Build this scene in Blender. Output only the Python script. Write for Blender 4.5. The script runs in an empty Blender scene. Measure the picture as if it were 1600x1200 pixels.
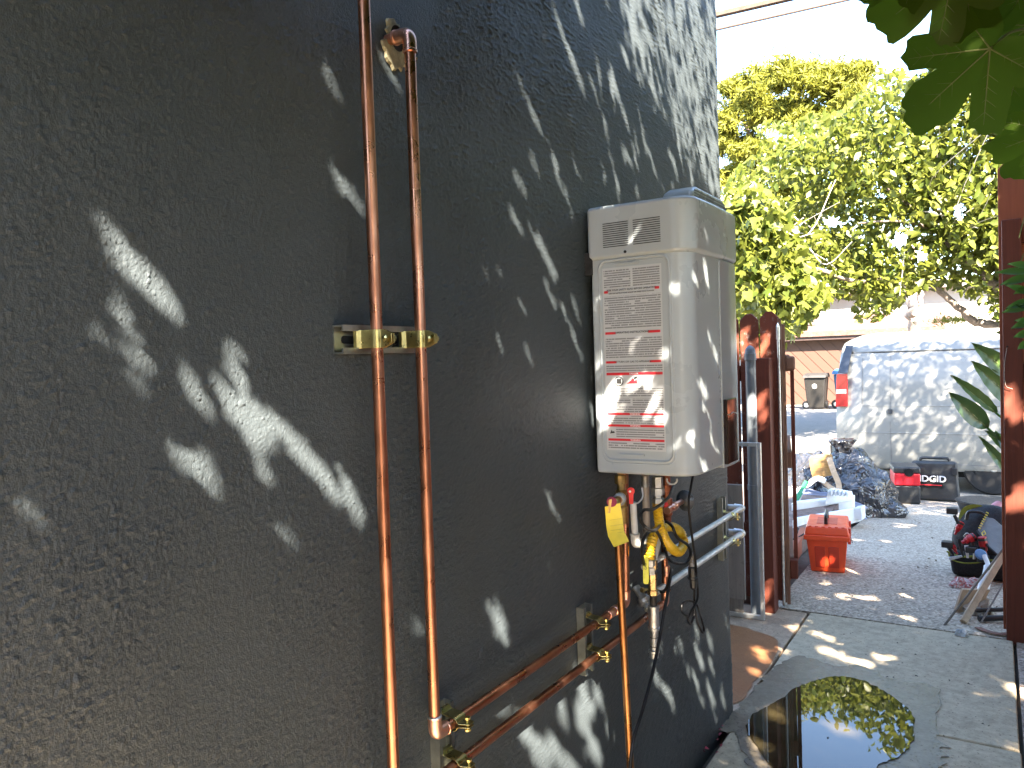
import bpy, bmesh, math, random
import numpy as np
from math import sin, cos, pi, radians as R
from mathutils import Vector, Matrix

random.seed(7); RNG = np.random.default_rng(11)
S = bpy.context.scene; COL = S.collection

# ------------------------------------------------------------------ camera
CAM = np.array([.87, 0., 1.38]); F = 1200.
YAW, PITCH, ROLL = R(32.22105), R(1.81031), R(-1.90042)
fwd = np.array([-sin(YAW)*cos(PITCH), cos(YAW)*cos(PITCH), -sin(PITCH)])
rgt = np.cross(fwd, [0, 0, 1]); rgt /= np.linalg.norm(rgt); upv = np.cross(rgt, fwd)
rgt, upv = rgt*cos(ROLL)+upv*sin(ROLL), -rgt*sin(ROLL)+upv*cos(ROLL)
cd = bpy.data.cameras.new('camera'); cam = bpy.data.objects.new('camera', cd); COL.objects.link(cam)
m = Matrix.Identity(4)
for i in range(3):
    m[i][0], m[i][1], m[i][2], m[i][3] = rgt[i], upv[i], -fwd[i], CAM[i]
cam.matrix_world = m
cd.sensor_width = 36; cd.lens = F/1600*36; cd.clip_start = .05; cd.clip_end = 500
S.camera = cam

# ------------------------------------------------------------------ light
SUN = np.array([.487, -.559, .671]); SUN /= np.linalg.norm(SUN)      # towards the sun
W = bpy.data.worlds.new('World'); S.world = W; W.use_nodes = True
nt = W.node_tree; bg = nt.nodes['Background']
sky = nt.nodes.new('ShaderNodeTexSky'); sky.sky_type = 'NISHITA'; sky.sun_disc = False
sky.sun_elevation = math.asin(SUN[2]); sky.sun_rotation = math.atan2(SUN[0], SUN[1])
sky.air_density = 1.0; sky.dust_density = .6; sky.ozone_density = 1.0
nt.links.new(sky.outputs[0], bg.inputs[0]); bg.inputs[1].default_value = .075
sd = bpy.data.lights.new('sun', 'SUN'); sd.energy = 5.0; sd.angle = R(.53); sd.color = (1, .88, .73)
so = bpy.data.objects.new('sun', sd); COL.objects.link(so)
so.rotation_euler = Vector(SUN).to_track_quat('Z', 'Y').to_euler(); so.location = (3, -4, 8)
S.view_settings.view_transform = 'Standard'; S.view_settings.look = 'None'
S.view_settings.exposure = 4.1; S.view_settings.gamma = 1; S.view_settings.use_curve_mapping = False
S.render.engine = 'CYCLES'; S.cycles.use_denoising = True
S.cycles.max_bounces = 6; S.cycles.diffuse_bounces = 4; S.cycles.glossy_bounces = 3; S.cycles.transparent_max_bounces = 6
S.cycles.sample_clamp_indirect = 8; S.cycles.caustics_reflective = False; S.cycles.caustics_refractive = False

# ------------------------------------------------------------------ measuring helpers (photo pixel + a known plane -> metres)
def ray(px, py): return fwd + rgt*(px-800)/F - upv*(py-600)/F
def ax(px, py, X=0.):
    d = ray(px, py); return CAM + d*((X-CAM[0])/d[0])
def ay(px, py, Y):
    d = ray(px, py); return CAM + d*((Y-CAM[1])/d[1])
def ZG(y):
    return 0. if y < 5.5 else (-.085*(y-5.5) if y < 10.8 else -.4505-.008*(y-10.8))
def ag(px, py):
    lo, hi = 1., 60.
    for _ in range(50):
        mm = (lo+hi)/2; p = ay(px, py, mm)
        if p[2] > ZG(mm): lo = mm
        else: hi = mm
    return ay(px, py, lo)
def topx(P):
    v = np.asarray(P, float)-CAM; z = v@fwd
    return 800+F*(v@rgt)/z, 600-F*(v@upv)/z, z

# ------------------------------------------------------------------ mesh builder
def sm(path, n=6):
    P = [np.array(p, float) for p in path]
    if len(P) < 3: return P
    out = []
    Q = [2*P[0]-P[1]]+P+[2*P[-1]-P[-2]]
    for i in range(1, len(Q)-2):
        for k in range(n):
            t = k/n
            out.append(.5*((2*Q[i])+(-Q[i-1]+Q[i+1])*t+(2*Q[i-1]-5*Q[i]+4*Q[i+1]-Q[i+2])*t*t+(-Q[i-1]+3*Q[i]-3*Q[i+1]+Q[i+2])*t**3))
    out.append(P[-1]); return out
def fillet(path, r, n=6):
    P = [np.array(p, float) for p in path]; out = [P[0]]
    for i in range(1, len(P)-1):
        a = P[i-1]-P[i]; b = P[i+1]-P[i]; la, lb = np.linalg.norm(a), np.linalg.norm(b)
        q = min(r, la*.49, lb*.49); a = P[i]+a/la*q; b = P[i]+b/lb*q
        for k in range(n+1):
            t = k/n; out.append((1-t)**2*a+2*t*(1-t)*P[i]+t*t*b)
    out.append(P[-1]); return out

class MB:
    def __init__(s): s.v = []; s.f = []
    def add(s, vs, fs):
        o = len(s.v); s.v += [tuple(map(float, v)) for v in vs]; s.f += [tuple(i+o for i in f) for f in fs]; return s
    def box(s, lo, hi, M=None):
        x0, y0, z0 = lo; x1, y1, z1 = hi
        vs = [(x0,y0,z0),(x1,y0,z0),(x1,y1,z0),(x0,y1,z0),(x0,y0,z1),(x1,y0,z1),(x1,y1,z1),(x0,y1,z1)]
        if M is not None: vs = [tuple(M@Vector(v)) for v in vs]
        return s.add(vs, [(0,3,2,1),(4,5,6,7),(0,1,5,4),(1,2,6,5),(2,3,7,6),(3,0,4,7)])
    def prism(s, poly, fn, cap=True):
        """poly: 2D outline; fn(p, k) -> 3D for k=0,1"""
        n = len(poly); vs = [fn(p, 0) for p in poly]+[fn(p, 1) for p in poly]
        fs = [(i, (i+1) % n, (i+1) % n+n, i+n) for i in range(n)]
        if cap: fs += [tuple(range(n-1, -1, -1)), tuple(range(n, 2*n))]
        return s.add(vs, fs)
    def tube(s, path, r, seg=12, caps=True, ring=None):
        P = [np.array(p, float) for p in path]; n = len(P)
        rr = r if hasattr(r, '__len__') else [r]*n
        T = [P[min(i+1, n-1)]-P[max(i-1, 0)] for i in range(n)]; T = [t/(np.linalg.norm(t)+1e-12) for t in T]
        a = np.array([0, 0, 1.]) if abs(T[0][2]) < .9 else np.array([1., 0, 0])
        N = np.cross(T[0], a); N /= np.linalg.norm(N); vs = []; 
        for i in range(n):
            N = N-T[i]*(N@T[i]); N /= np.linalg.norm(N); B = np.cross(T[i], N)
            for k in range(seg):
                t = 2*pi*k/seg; vs.append(P[i]+(N*cos(t)+B*sin(t))*rr[i])
        fs = [(i*seg+k, i*seg+(k+1) % seg, (i+1)*seg+(k+1) % seg, (i+1)*seg+k) for i in range(n-1) for k in range(seg)]
        if caps: fs += [tuple(range(seg-1, -1, -1)), tuple((n-1)*seg+k for k in range(seg))]
        return s.add(vs, fs)
    def lathe(s, c, axis, prof, seg=20):
        """prof: list of (distance along axis, radius)"""
        c = np.array(c, float); axis = np.array(axis, float); axis /= np.linalg.norm(axis)
        return s.tube([c+axis*(d+1e-5*i) for i, (d, _) in enumerate(prof)], [max(q, 1e-4) for _, q in prof], seg)
    def blob(s, c, rad, seg=16, rings=10, fn=None, M=None):
        vs = []; fs = []
        for j in range(rings+1):
            ph = pi*j/rings
            for k in range(seg):
                th = 2*pi*k/seg
                d = np.array([sin(ph)*cos(th), sin(ph)*sin(th), cos(ph)])
                q = d*np.array(rad)*(fn(d) if fn else 1)
                if M is not None: q = np.array(M@Vector(q))
                vs.append(np.array(c)+q)
        for j in range(rings):
            for k in range(seg):
                a, b = j*seg+k, j*seg+(k+1) % seg
                fs.append((a, a+seg, b+seg, b))
        return s.add(vs, fs)
    def build(s, name, m, parent=None, smooth=False, bevel=0, local=False, kind=None, seg=2):
        me = bpy.data.meshes.new(name); v = np.array(s.v)
        if parent is not None and not local: v = v-np.array(root_loc(parent))
        me.from_pydata(v.tolist(), [], s.f); me.validate(); 
        bm = bmesh.new(); bm.from_mesh(me); bmesh.ops.remove_doubles(bm, verts=bm.verts, dist=2e-5); bmesh.ops.recalc_face_normals(bm, faces=bm.faces); bm.to_mesh(me); bm.free()
        if smooth: me.polygons.foreach_set('use_smooth', [True]*len(me.polygons))
        me.materials.append(m)
        o = bpy.data.objects.new(name, me); COL.objects.link(o)
        if parent is not None: o.parent = parent
        if bevel:
            b = o.modifiers.new('bevel', 'BEVEL'); b.width = bevel; b.segments = seg; b.limit_method = 'ANGLE'; b.angle_limit = R(35)
            if smooth is False and seg > 1:
                me.polygons.foreach_set('use_smooth', [True]*len(me.polygons))
                w = o.modifiers.new('wn', 'WEIGHTED_NORMAL'); w.keep_sharp = True
        elif smooth:
            e = None
            try: me.set_sharp_from_angle(angle=R(40))
            except Exception: pass
        if kind: o['kind'] = kind
        return o
def root_loc(o):
    l = Vector((0, 0, 0))
    while o is not None: l += o.location; o = o.parent
    return l
def thing(name, label, cat, loc=(0, 0, 0), rz=0, group=None):
    o = bpy.data.objects.new(name, None); o.empty_display_size = .1; COL.objects.link(o); o.location = tuple(map(float, loc)); o.rotation_euler = (0, 0, rz)
    return tag(o, label, cat, group)
def tag(o, label, cat, group=None):
    o['label'] = label; o['category'] = cat
    if group: o['group'] = group
    return o
def struct(o, kind='structure'): o['kind'] = kind; return o
def copy_tree(o, parent=None):
    c = o.copy(); COL.objects.link(c)
    if parent is not None: c.parent = parent
    for ch in list(o.children): copy_tree(ch, c)
    return c

# ------------------------------------------------------------------ materials
class NT:
    def __init__(s, name):
        s.m = bpy.data.materials.new(name); s.m.use_nodes = True; s.t = s.m.node_tree; s.n = s.t.nodes; s.b = s.n['Principled BSDF']; s.out = s.n['Material Output']
        s.tc = s.n.new('ShaderNodeTexCoord')
    def l(s, a, b): s.t.links.new(a, b)
    def co(s, scale=(1, 1, 1), src='Object', rot=(0, 0, 0)):
        mp = s.n.new('ShaderNodeMapping'); s.l(s.tc.outputs[src], mp.inputs[0]); mp.inputs['Scale'].default_value = scale; mp.inputs['Rotation'].default_value = rot; return mp.outputs[0]
    def noise(s, scale, detail=3, rough=.55, co=None, dist=0):
        q = s.n.new('ShaderNodeTexNoise'); q.inputs['Scale'].default_value = scale; q.inputs['Detail'].default_value = detail; q.inputs['Roughness'].default_value = rough; q.inputs['Distortion'].default_value = dist
        s.l(co if co is not None else s.tc.outputs['Object'], q.inputs['Vector']); return q.outputs['Fac']
    def vor(s, scale, co=None, feat='F1', out='Distance', rnd=1):
        q = s.n.new('ShaderNodeTexVoronoi'); q.feature = feat; q.inputs['Scale'].default_value = scale; q.inputs['Randomness'].default_value = rnd
        s.l(co if co is not None else s.tc.outputs['Object'], q.inputs['Vector']); return q.outputs[out]
    def ramp(s, fac, stops):
        q = s.n.new('ShaderNodeValToRGB'); s.l(fac, q.inputs[0]); e = q.color_ramp.elements
        while len(e) < len(stops): e.new(.5)
        for i, (p, c) in enumerate(stops):
            e[i].position = p; e[i].color = (*c, 1) if hasattr(c, '__len__') else (c, c, c, 1)
        return q.outputs[0]
    def mix(s, f, a, b, mode='MIX'):
        q = s.n.new('ShaderNodeMix'); q.data_type = 'RGBA'; q.blend_type = mode
        for i, x in ((0, f), (6, a), (7, b)):
            if hasattr(x, 'is_linked') or isinstance(x, bpy.types.NodeSocket): s.l(x, q.inputs[i])
            else: q.inputs[i].default_value = x if i == 0 else ((*x, 1) if hasattr(x, '__len__') else (x, x, x, 1))
        return q.outputs[2]
    def math(s, op, a, b=0., c=None):
        q = s.n.new('ShaderNodeMath'); q.operation = op
        for i, x in enumerate((a, b) if c is None else (a, b, c)):
            if isinstance(x, bpy.types.NodeSocket): s.l(x, q.inputs[i])
            else: q.inputs[i].default_value = x
        return q.outputs[0]
    def sep(s, co=None):
        q = s.n.new('ShaderNodeSeparateXYZ'); s.l(co if co is not None else s.tc.outputs['Object'], q.inputs[0]); return q.outputs
    def bump(s, h, strength=1, dist=.002, prev=None):
        q = s.n.new('ShaderNodeBump'); q.inputs['Strength'].default_value = strength; q.inputs['Distance'].default_value = dist
        s.l(h, q.inputs['Height']); 
        if prev is not None: s.l(prev, q.inputs['Normal'])
        s.l(q.outputs[0], s.b.inputs['Normal']); return q.outputs[0]
    def col(s, c):
        if isinstance(c, bpy.types.NodeSocket): s.l(c, s.b.inputs['Base Color'])
        else: s.b.inputs['Base Color'].default_value = (*c, 1)
        return s
    def set(s, rough=None, metal=None, spec=None, coat=None, **k):
        for nm, x in (('Roughness', rough), ('Metallic', metal), ('Specular IOR Level', spec), ('Coat Weight', coat)):
            if x is None: continue
            if isinstance(x, bpy.types.NodeSocket): s.l(x, s.b.inputs[nm])
            else: s.b.inputs[nm].default_value = x
        return s
def simple(name, c, rough=.5, metal=0, var=.25, scale=20, bump=0, bscale=200, spec=.5, dirt=None):
    """plain coloured surface with slight tonal variation, worn roughness and fine relief"""
    t = NT(name); f = t.noise(scale, 5, .6)
    lo = tuple(x*(1-var) for x in c); hi = tuple(min(1, x*(1+var)) for x in c)
    cc = t.ramp(f, [(.3, lo), (.7, hi)])
    if dirt: cc = t.mix(t.ramp(t.noise(scale*.4, 6, .7), [(.5, 0), (.75, .6)]), cc, dirt)
    t.col(cc); t.set(rough=t.ramp(t.noise(scale*2.3, 4), [(.3, max(0, rough*.8)), (.7, min(1, rough*1.25))]), metal=metal, spec=spec)
    if bump: t.bump(t.noise(bscale, 3), .6, bump)
    return t.m

def m_stucco():
    t = NT('stucco_paint')
    low = t.noise(2.2, 3); mid = t.noise(7, 4, .6)
    c = t.ramp(low, [(.25, (.034, .0430, .048)), (.75, (.047, .0580, .064))])
    c = t.mix(t.ramp(t.noise(420, 2), [(.66, 0), (.78, .5)]), c, (.16, .16, .155))
    t.col(c); t.set(rough=.5, spec=.45)
    n1 = t.ramp(t.noise(250, 2, .5), [(.40, 0), (.64, 1)]); n2 = t.noise(620, 2, .6); n3 = t.ramp(t.noise(120, 3, .6), [(.35, 0), (.7, 1)])
    amt = t.ramp(mid, [(.3, .5), (.7, 1.)])
    h = t.math('ADD', n1, t.math('MULTIPLY', n2, .6)); h = t.math('ADD', h, t.math('MULTIPLY', n3, .5)); h = t.math('MULTIPLY', h, amt)
    t.bump(t.math('ADD', t.noise(420, 3, .6), t.math('MULTIPLY', t.noise(150, 2), .8)), .7, .0016)
    return t.m
def m_copper(name='copper', c1=(.42, .18, .10), c2=(.55, .26, .16), c3=(.34, .14, .08), rough=.3):
    t = NT(name); co = t.co((30, 30, 4))
    c = t.ramp(t.noise(1, 5, .6, co=co), [(.3, c1), (.65, c2)]); c = t.mix(t.ramp(t.noise(7, 4, .6), [(.42, 0), (.8, .8)]), c, c3)
    t.col(c); t.set(rough=t.ramp(t.noise(22, 4), [(.3, rough*.7), (.7, rough*1.5)]), metal=1.0); t.bump(t.noise(40, 2), .04, .001); return t.m
def m_concrete(name, c=(.36, .345, .31), speck=.35, aggregate=False, red=None, dark=1.):
    t = NT(name)
    f = t.noise(1.7, 6, .62); cc = t.ramp(f, [(.3, tuple(x*.72*dark for x in c)), (.55, tuple(x*dark for x in c)), (.78, tuple(x*1.16*dark for x in c))])
    g = t.noise(26, 6, .7); cc = t.mix(.6, cc, t.ramp(g, [(.3, tuple(x*.55*dark for x in c)), (.7, tuple(x*1.25*dark for x in c))]))
    if aggregate:
        v = t.vor(85, out='Color'); q = t.n.new('ShaderNodeRGBToBW'); t.l(v, q.inputs[0])
        cc = t.mix(.62, cc, t.ramp(q.outputs[0], [(.15, (.12, .10, .08)), (.4, (.32, .27, .21)), (.62, (.43, .36, .28)), (.85, (.60, .52, .42))]))
        t.bump(t.math('ADD', t.math('MULTIPLY', t.vor(85), -1.), t.noise(30, 4)), .8, .006)
    else:
        pit = t.ramp(t.noise(95, 3, .5), [(.31, 1), (.38, 0)])
        cc = t.mix(pit, cc, tuple(x*.3 for x in c))
        cr = t.ramp(t.noise(6, 8, .75), [(.34, .7), (.47, 0)]); cc = t.mix(cr, cc, tuple(x*.55 for x in c))
        t.bump(t.math('ADD', t.noise(120, 4, .7), t.math('MULTIPLY', pit, -.6)), .5, .003)
    if red:
        cc = t.mix(t.ramp(t.noise(3, 5), [(.3, .25), (.7, .75)]), cc, red)
    t.col(cc); t.set(rough=.85, spec=.3); return t.m
def m_wood(name, c, axis='z', var=.35, worn=None, rough=.7):
    t = NT(name); sc = {'z': (60, 60, 3), 'x': (3, 60, 60), 'y': (60, 3, 60)}[axis]
    oi = t.n.new('ShaderNodeObjectInfo')
    mp = t.co(sc); ad = t.n.new('ShaderNodeVectorMath'); ad.operation = 'ADD'; t.l(mp, ad.inputs[0])
    mu = t.math('MULTIPLY', oi.outputs['Random'], 37.); t.l(mu, ad.inputs[1])
    g = t.noise(1, 6, .65, co=ad.outputs[0], dist=.6)
    cc = t.ramp(g, [(.25, tuple(x*(1-var) for x in c)), (.5, c), (.75, tuple(x*(1+var) for x in c))])
    cc = t.mix(.35, cc, t.mix(oi.outputs['Random'], tuple(x*.7 for x in c), tuple(x*1.25 for x in c)))
    if worn: cc = t.mix(t.ramp(t.noise(28, 7, .75), [(.56, 0), (.68, .8)]), cc, worn)
    t.col(cc); t.set(rough=rough, spec=.35); t.bump(g, .5, .002); return t.m
def m_leaf(name, dark, light, trans=.45, rough=.4, tl=None, spec=.4):
    t = NT(name); at = t.n.new('ShaderNodeAttribute'); at.attribute_name = 'rnd'
    c = t.mix(at.outputs['Fac'], dark, light)
    t.col(c); t.set(rough=rough, spec=spec)
    tr = t.n.new('ShaderNodeBsdfTranslucent'); mx = t.n.new('ShaderNodeMixShader'); mx.inputs[0].default_value = trans
    t.l(t.mix(at.outputs['Fac'], tuple(x*1.2 for x in (tl or dark)), tuple(min(1, x*1.3) for x in (tl or light))), tr.inputs[0])
    t.l(t.b.outputs[0], mx.inputs[1]); t.l(tr.outputs[0], mx.inputs[2]); t.l(mx.outputs[0], t.out.inputs[0]); return t.m

M = {}
M['stucco'] = m_stucco()
M['copper'] = m_copper(); M['copper_b'] = m_copper('copper_aged', (.30, .135, .05), (.40, .20, .085), (.18, .075, .03), .33)
M['copper_f'] = m_copper('copper_fitting', (.72, .33, .2), (.92, .55, .42), (.42, .18, .1), .3)
M['brass'] = simple('zinc_yellow', (.46, .38, .15), .3, 1, .2, 40); M['bronze'] = simple('bronze', (.48, .34, .13), .35, 1, .3, 60, .001)
M['galv'] = simple('galvanised', (.56, .58, .58), .42, 1, .25, 60, .0006); M['iron'] = simple('grey_iron', (.42, .43, .42), .45, .85, .25, 50, .001)
M['strut'] = simple('strut_zinc', (.27, .295, .28), .38, .9, .2, 30)
M['conduit'] = simple('conduit_white', (.62, .63, .62), .35, .25, .12, 30); M['pvc'] = simple('pvc_white', (.66, .67, .66), .4, 0, .06, 10)
M['solder'] = simple('solder', (.8, .8, .78), .35, 1, .1, 50)
M['heater'] = simple('heater_paint', (.345, .385, .405), .3, 0, .035, 3, .0001, 900); M['heater2'] = simple('heater_front_paint', (.30, .33, .34), .2, 0, .03, 3)
M['black'] = simple('black_rubber', (.008, .008, .009), .42, 0, .3, 40, spec=.3); M['dark'] = simple('dark_gap', (.01, .01, .01), .8, 0, .2, 20)
M['blackp'] = simple('black_plastic', (.018, .019, .020), .42, 0, .3, 25, .0004, 500)
M['glassd'] = simple('controller_cover', (.02, .012, .01), .06, 0, .3, 10); M['yellow'] = simple('yellow_coating', (.72, .44, .02), .35, 0, .15, 60)
M['tagy'] = simple('yellow_tag', (.80, .62, .06), .5, 0, .1, 30); M['red'] = simple('red_handle', (.62, .02, .02), .35, 0, .2, 30); M['maroon'] = simple('maroon_tag', (.25, .02, .05), .4, 0, .2, 30)
M['ink'] = simple('black_ink', (.03, .03, .03), .5, 0, .1, 30); M['redink'] = simple('red_ink', (.55, .02, .03), .45, 0, .08, 30); M['white'] = simple('white_print', (.75, .75, .74), .5, 0, .04, 20)
M['abs'] = simple('grey_vent_pipe', (.13, .15, .17), .4, 0, .15, 12); M['alu'] = simple('aluminium', (.7, .7, .68), .35, .8, .12, 30)
M['redwood'] = m_wood('red_stained_wood', (.125, .030, .016), 'z', .4); M['redwood_w'] = m_wood('red_stained_picket', (.16, .040, .02), 'z', .4, (.27, .20, .17))
M['redwood_l'] = m_wood('red_stained_new', (.30, .085, .04), 'z', .2); M['brownwood'] = m_wood('brown_gate_wood', (.20, .10, .06), 'z', .35)
M['oldply'] = m_wood('weathered_ply', (.22, .20, .18), 'z', .35, (.1, .09, .08)); M['plank'] = m_wood('garage_plank', (.068, .036, .024), 'x', .2)
M['raw'] = m_wood('raw_lumber', (.42, .31, .20), 'z', .3); M['fascia'] = simple('fascia_brown', (.04, .022, .018), .6, 0, .2, 8)
M['slab'] = m_concrete('path_concrete', (.48, .40, .28)); M['aggr'] = m_concrete('exposed_aggregate', (.46, .375, .28), aggregate=True); M['road'] = m_concrete('pale_concrete', (.20, .19, .175))
M['bark'] = simple('bark', (.13, .10, .08), .85, 0, .45, 25, .008, 60); M['paleb'] = simple('pale_bark', (.34, .26, .21), .85, 0, .3, 12, .008, 40); M['twig'] = simple('dead_twig', (.42, .38, .33), .8, 0, .3, 60)

# ------------------------------------------------------------------ leaf clouds
def leaf_template(kind):
    if kind == 'simple':      # base, sides, tip, raised rim: 4 tris with a fold and droop
        v = np.array([[0,0,0],[.35,.27,.05],[.35,-.27,.05],[.72,.2,.0],[.72,-.2,.0],[1,0,-.14],[.4,0,-.03],[.72,0,-.06]])
        f = [(0,6,1),(0,2,6),(1,6,7,3),(2,4,7,6),(3,7,5),(4,5,7)]
    elif kind == 'narrow':
        v = np.array([[0,0,0],[.4,.17,.03],[1,0,-.1],[.4,-.17,.03],[.45,0,-.03]]); f = [(0,4,1),(0,3,4),(1,4,2),(4,3,2)]
    elif kind == 'broad':     # soft lobed leaf, 3 lobes
        v = np.array([[0,0,0],[.1,.4,.04],[.42,.52,.0],[.5,.24,.05],[1,.12,-.1],[1,-.12,-.1],[.5,-.24,.05],[.42,-.52,.0],[.1,-.4,.04],[.4,0,-.02]])
        f = [(0,9,1),(1,9,3,2),(3,9,4),(9,5,4),(9,6,5),(6,9,8,7),(8,9,0)]
    elif kind == 'chip':
        v = np.array([[0,0,0],[.3,.34,.03],[.75,.3,0],[1,0,-.05],[.75,-.3,0],[.3,-.34,.03]]); f = [(0,1,2,3,4,5)]
    elif kind == 'needle':
        v = np.array([[0,0,0],[.5,.09,.05],[1,0,0],[.5,-.09,-.05]]); f = [(0,1,2,3)]
    return v, f
def leafcloud(name, C, size, kind, mat, parent=None, up=.6, droop=0., stuff=True, dirs=None):
    C = np.asarray(C); n = len(C); tv, tf = leaf_template(kind); k = len(tv)
    size = np.broadcast_to(size, (n,))*RNG.uniform(.7, 1.25, n)
    d = RNG.normal(size=(n, 3)) if dirs is None else dirs+RNG.normal(size=(n, 3))*.45
    d[:, 2] -= droop; d /= np.linalg.norm(d, axis=1)[:, None]
    nn = RNG.normal(size=(n, 3)); nn[:, 2] += up*2; nn -= d*(np.sum(nn*d, 1))[:, None]; nn /= np.linalg.norm(nn, axis=1)[:, None]
    b = np.cross(nn, d)
    V = C[:, None]+size[:, None, None]*((tv[None, :, 0, None]-.4)*d[:, None]+tv[None, :, 1, None]*b[:, None]+tv[None, :, 2, None]*nn[:, None])
    V = V.reshape(-1, 3)
    if parent is not None: V = V-np.array(root_loc(parent))
    me = bpy.data.meshes.new(name)
    loops = []; starts = []; tot = 0; cnt = []
    for f in tf: starts.append(tot); tot += len(f); cnt.append(len(f))
    base = np.concatenate([np.array(f) for f in tf])
    L = (base[None, :]+np.arange(n)[:, None]*k).ravel(); ST = (np.array(starts)[None, :]+np.arange(n)[:, None]*tot).ravel()
    me.vertices.add(len(V)); me.vertices.foreach_set('co', V.astype(np.float32).ravel())
    me.loops.add(len(L)); me.loops.foreach_set('vertex_index', L.astype(np.int32))
    me.polygons.add(len(ST)); me.polygons.foreach_set('loop_start', ST.astype(np.int32)); me.polygons.foreach_set('loop_total', np.tile(cnt, n).astype(np.int32))
    me.update(calc_edges=True)
    at = me.attributes.new('rnd', 'FLOAT', 'FACE'); at.data.foreach_set('value', np.repeat(RNG.random(n), len(tf)).astype(np.float32))
    me.polygons.foreach_set('use_smooth', [True]*len(me.polygons))
    me.materials.append(mat); o = bpy.data.objects.new(name, me); COL.objects.link(o)
    if parent is not None: o.parent = parent
    if stuff: o['kind'] = 'stuff'
    return o
# ================================================================== THE PLACE
# ---- soil, path, landing, driveway, street
gy = [-6, 0, 2, 4, 5.5, 7, 9, 10.8, 12, 20, 40, 90, 200]
b = MB()
for i in range(len(gy)-1):
    b.add([(-120, gy[i], ZG(gy[i])-.05), (120, gy[i], ZG(gy[i])-.05), (120, gy[i+1], ZG(gy[i+1])-.05), (-120, gy[i+1], ZG(gy[i+1])-.05)], [(0, 1, 2, 3)])
struct(b.build('ground', simple('soil', (.10, .08, .06), .95, 0, .4, 6, .01, 30)))
def sheet(x0, x1, ys, th=.05, dz=0., nx=2):
    b = MB(); vs = []; xs = np.linspace(x0, x1, nx)
    for z in (0, -th):
        for y in ys:
            for x in xs: vs.append((x, y, ZG(y)+dz+z))
    n = len(ys)*nx; fs = []
    for j in range(len(ys)-1):
        for i in range(nx-1):
            a = j*nx+i; fs += [(a, a+1, a+nx+1, a+nx)]
    for i in range(nx-1): fs.append((i, i+n, i+1+n, i+1))
    for j in range(len(ys)-1):
        a = j*nx; fs.append((a, a+nx, a+nx+n, a+n)); a += nx-1; fs.append((a, a+n, a+nx+n, a+nx))
    return b.add(vs, fs)
path = bpy.data.objects.new('path', None); COL.objects.link(path); struct(path)
for (x0, x1, y0, y1) in ((.03, .925, 3.06, 4.2), (.034, .93, 1.9, 3.05), (.03, .93, .75, 1.89), (.03, .93, -.4, .74), (.03, .93, -1.55, -.41)):
    MB().box((x0, y0, -.06), (x1, y1, 0)).build('paving_slab', M['slab'], path, bevel=.007)
M['landing'] = m_concrete('landing_concrete', (.42, .31, .215))
struct(MB().box((-1.6, 2.905, -.06), (.018, 4.19, -.002)).build('landing', M['landing'], bevel=.006))
yy = list(np.linspace(4.215, 10.9, 22))
struct(sheet(-.16, 6.5, yy, dz=-.001).build('driveway', M['aggr']))
struct(sheet(-40, 40, [10.92, 12, 16, 22, 28, 33], dz=-.002).build('road', M['road']))
struct(sheet(-14, -.55, list(np.linspace(7.4, 10.9, 8)), dz=-.003).build('pavement', M['road']))
struct(MB().box((.938, -3, -.06), (6.5, 4.2, -.006)).build('side_yard', m_concrete('reddish_aggregate', (.30, .20, .16), aggregate=True)))
# red-stained wet patch on the landing
def blobpoly(pts, n=5, jit=.004):
    P = sm([*pts, pts[0]], n)[:-1]; return [p+RNG.normal(size=3)*[jit, jit, 0] for p in P]
def flat(name, pts, z, mat, kind='structure', n=5, jit=.004, parent=None):
    P = blobpoly([np.array([p[0], p[1], z]) for p in pts], n, jit); b = MB()
    b.add([(p[0], p[1], z) for p in P]+[(p[0], p[1], z-.0008) for p in P], [tuple(range(len(P)))]+[(i, i+len(P), (i+1) % len(P)+len(P), (i+1) % len(P)) for i in range(len(P))])
    o = b.build(name, mat, parent)
    if kind: o['kind'] = kind
    return o
mr = m_concrete('rust_stain', (.30, .16, .08), red=(.27, .105, .04)); mr.node_tree.nodes['Principled BSDF'].inputs['Roughness'].default_value = .4
flat('rust_stain', [(-.9, 3.0), (-.3, 2.94), (-.02, 2.96), (-.0, 3.2), (.012, 3.5), (-.03, 3.72), (-.16, 3.80), (-.35, 3.83), (-.9, 3.75)], .002, mr)
# wet margin and puddle
def gp(px, py, z=0.):
    d = ray(px, py); return CAM+d*((z-CAM[2])/d[2])
wetm = m_concrete('wet_concrete', (.45, .37, .25), dark=.42)
for nd in wetm.node_tree.nodes:
    if nd.type == 'BSDF_PRINCIPLED': nd.inputs['Roughness'].default_value = .2; nd.inputs['Specular IOR Level'].default_value = .6
wet = [gp(*p) for p in ((1215, 1040), (1250, 1026), (1300, 1040), (1350, 1043), (1395, 1062), (1463, 1078), (1462, 1130), (1472, 1165), (1466, 1200), (1440, 1290), (1200, 1330), (1190, 1230), (1168, 1190), (1150, 1150), (1128, 1142), (1150, 1110), (1185, 1070))]
flat('wet_stain', wet, .004, wetm, n=8, jit=.008)
t = NT('puddle_water'); c = t.ramp(t.noise(9, 5), [(.3, (.018, .014, .006)), (.7, (.045, .036, .018))]); t.col(c); t.set(rough=.012, spec=.5); t.b.inputs['IOR'].default_value = 1.33
t.b.inputs['Coat Weight'].default_value = .55; t.b.inputs['Coat Roughness'].default_value = .0; t.b.inputs['Coat IOR'].default_value = 1.33
t.bump(t.noise(9, 2), .06, .002)
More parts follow.
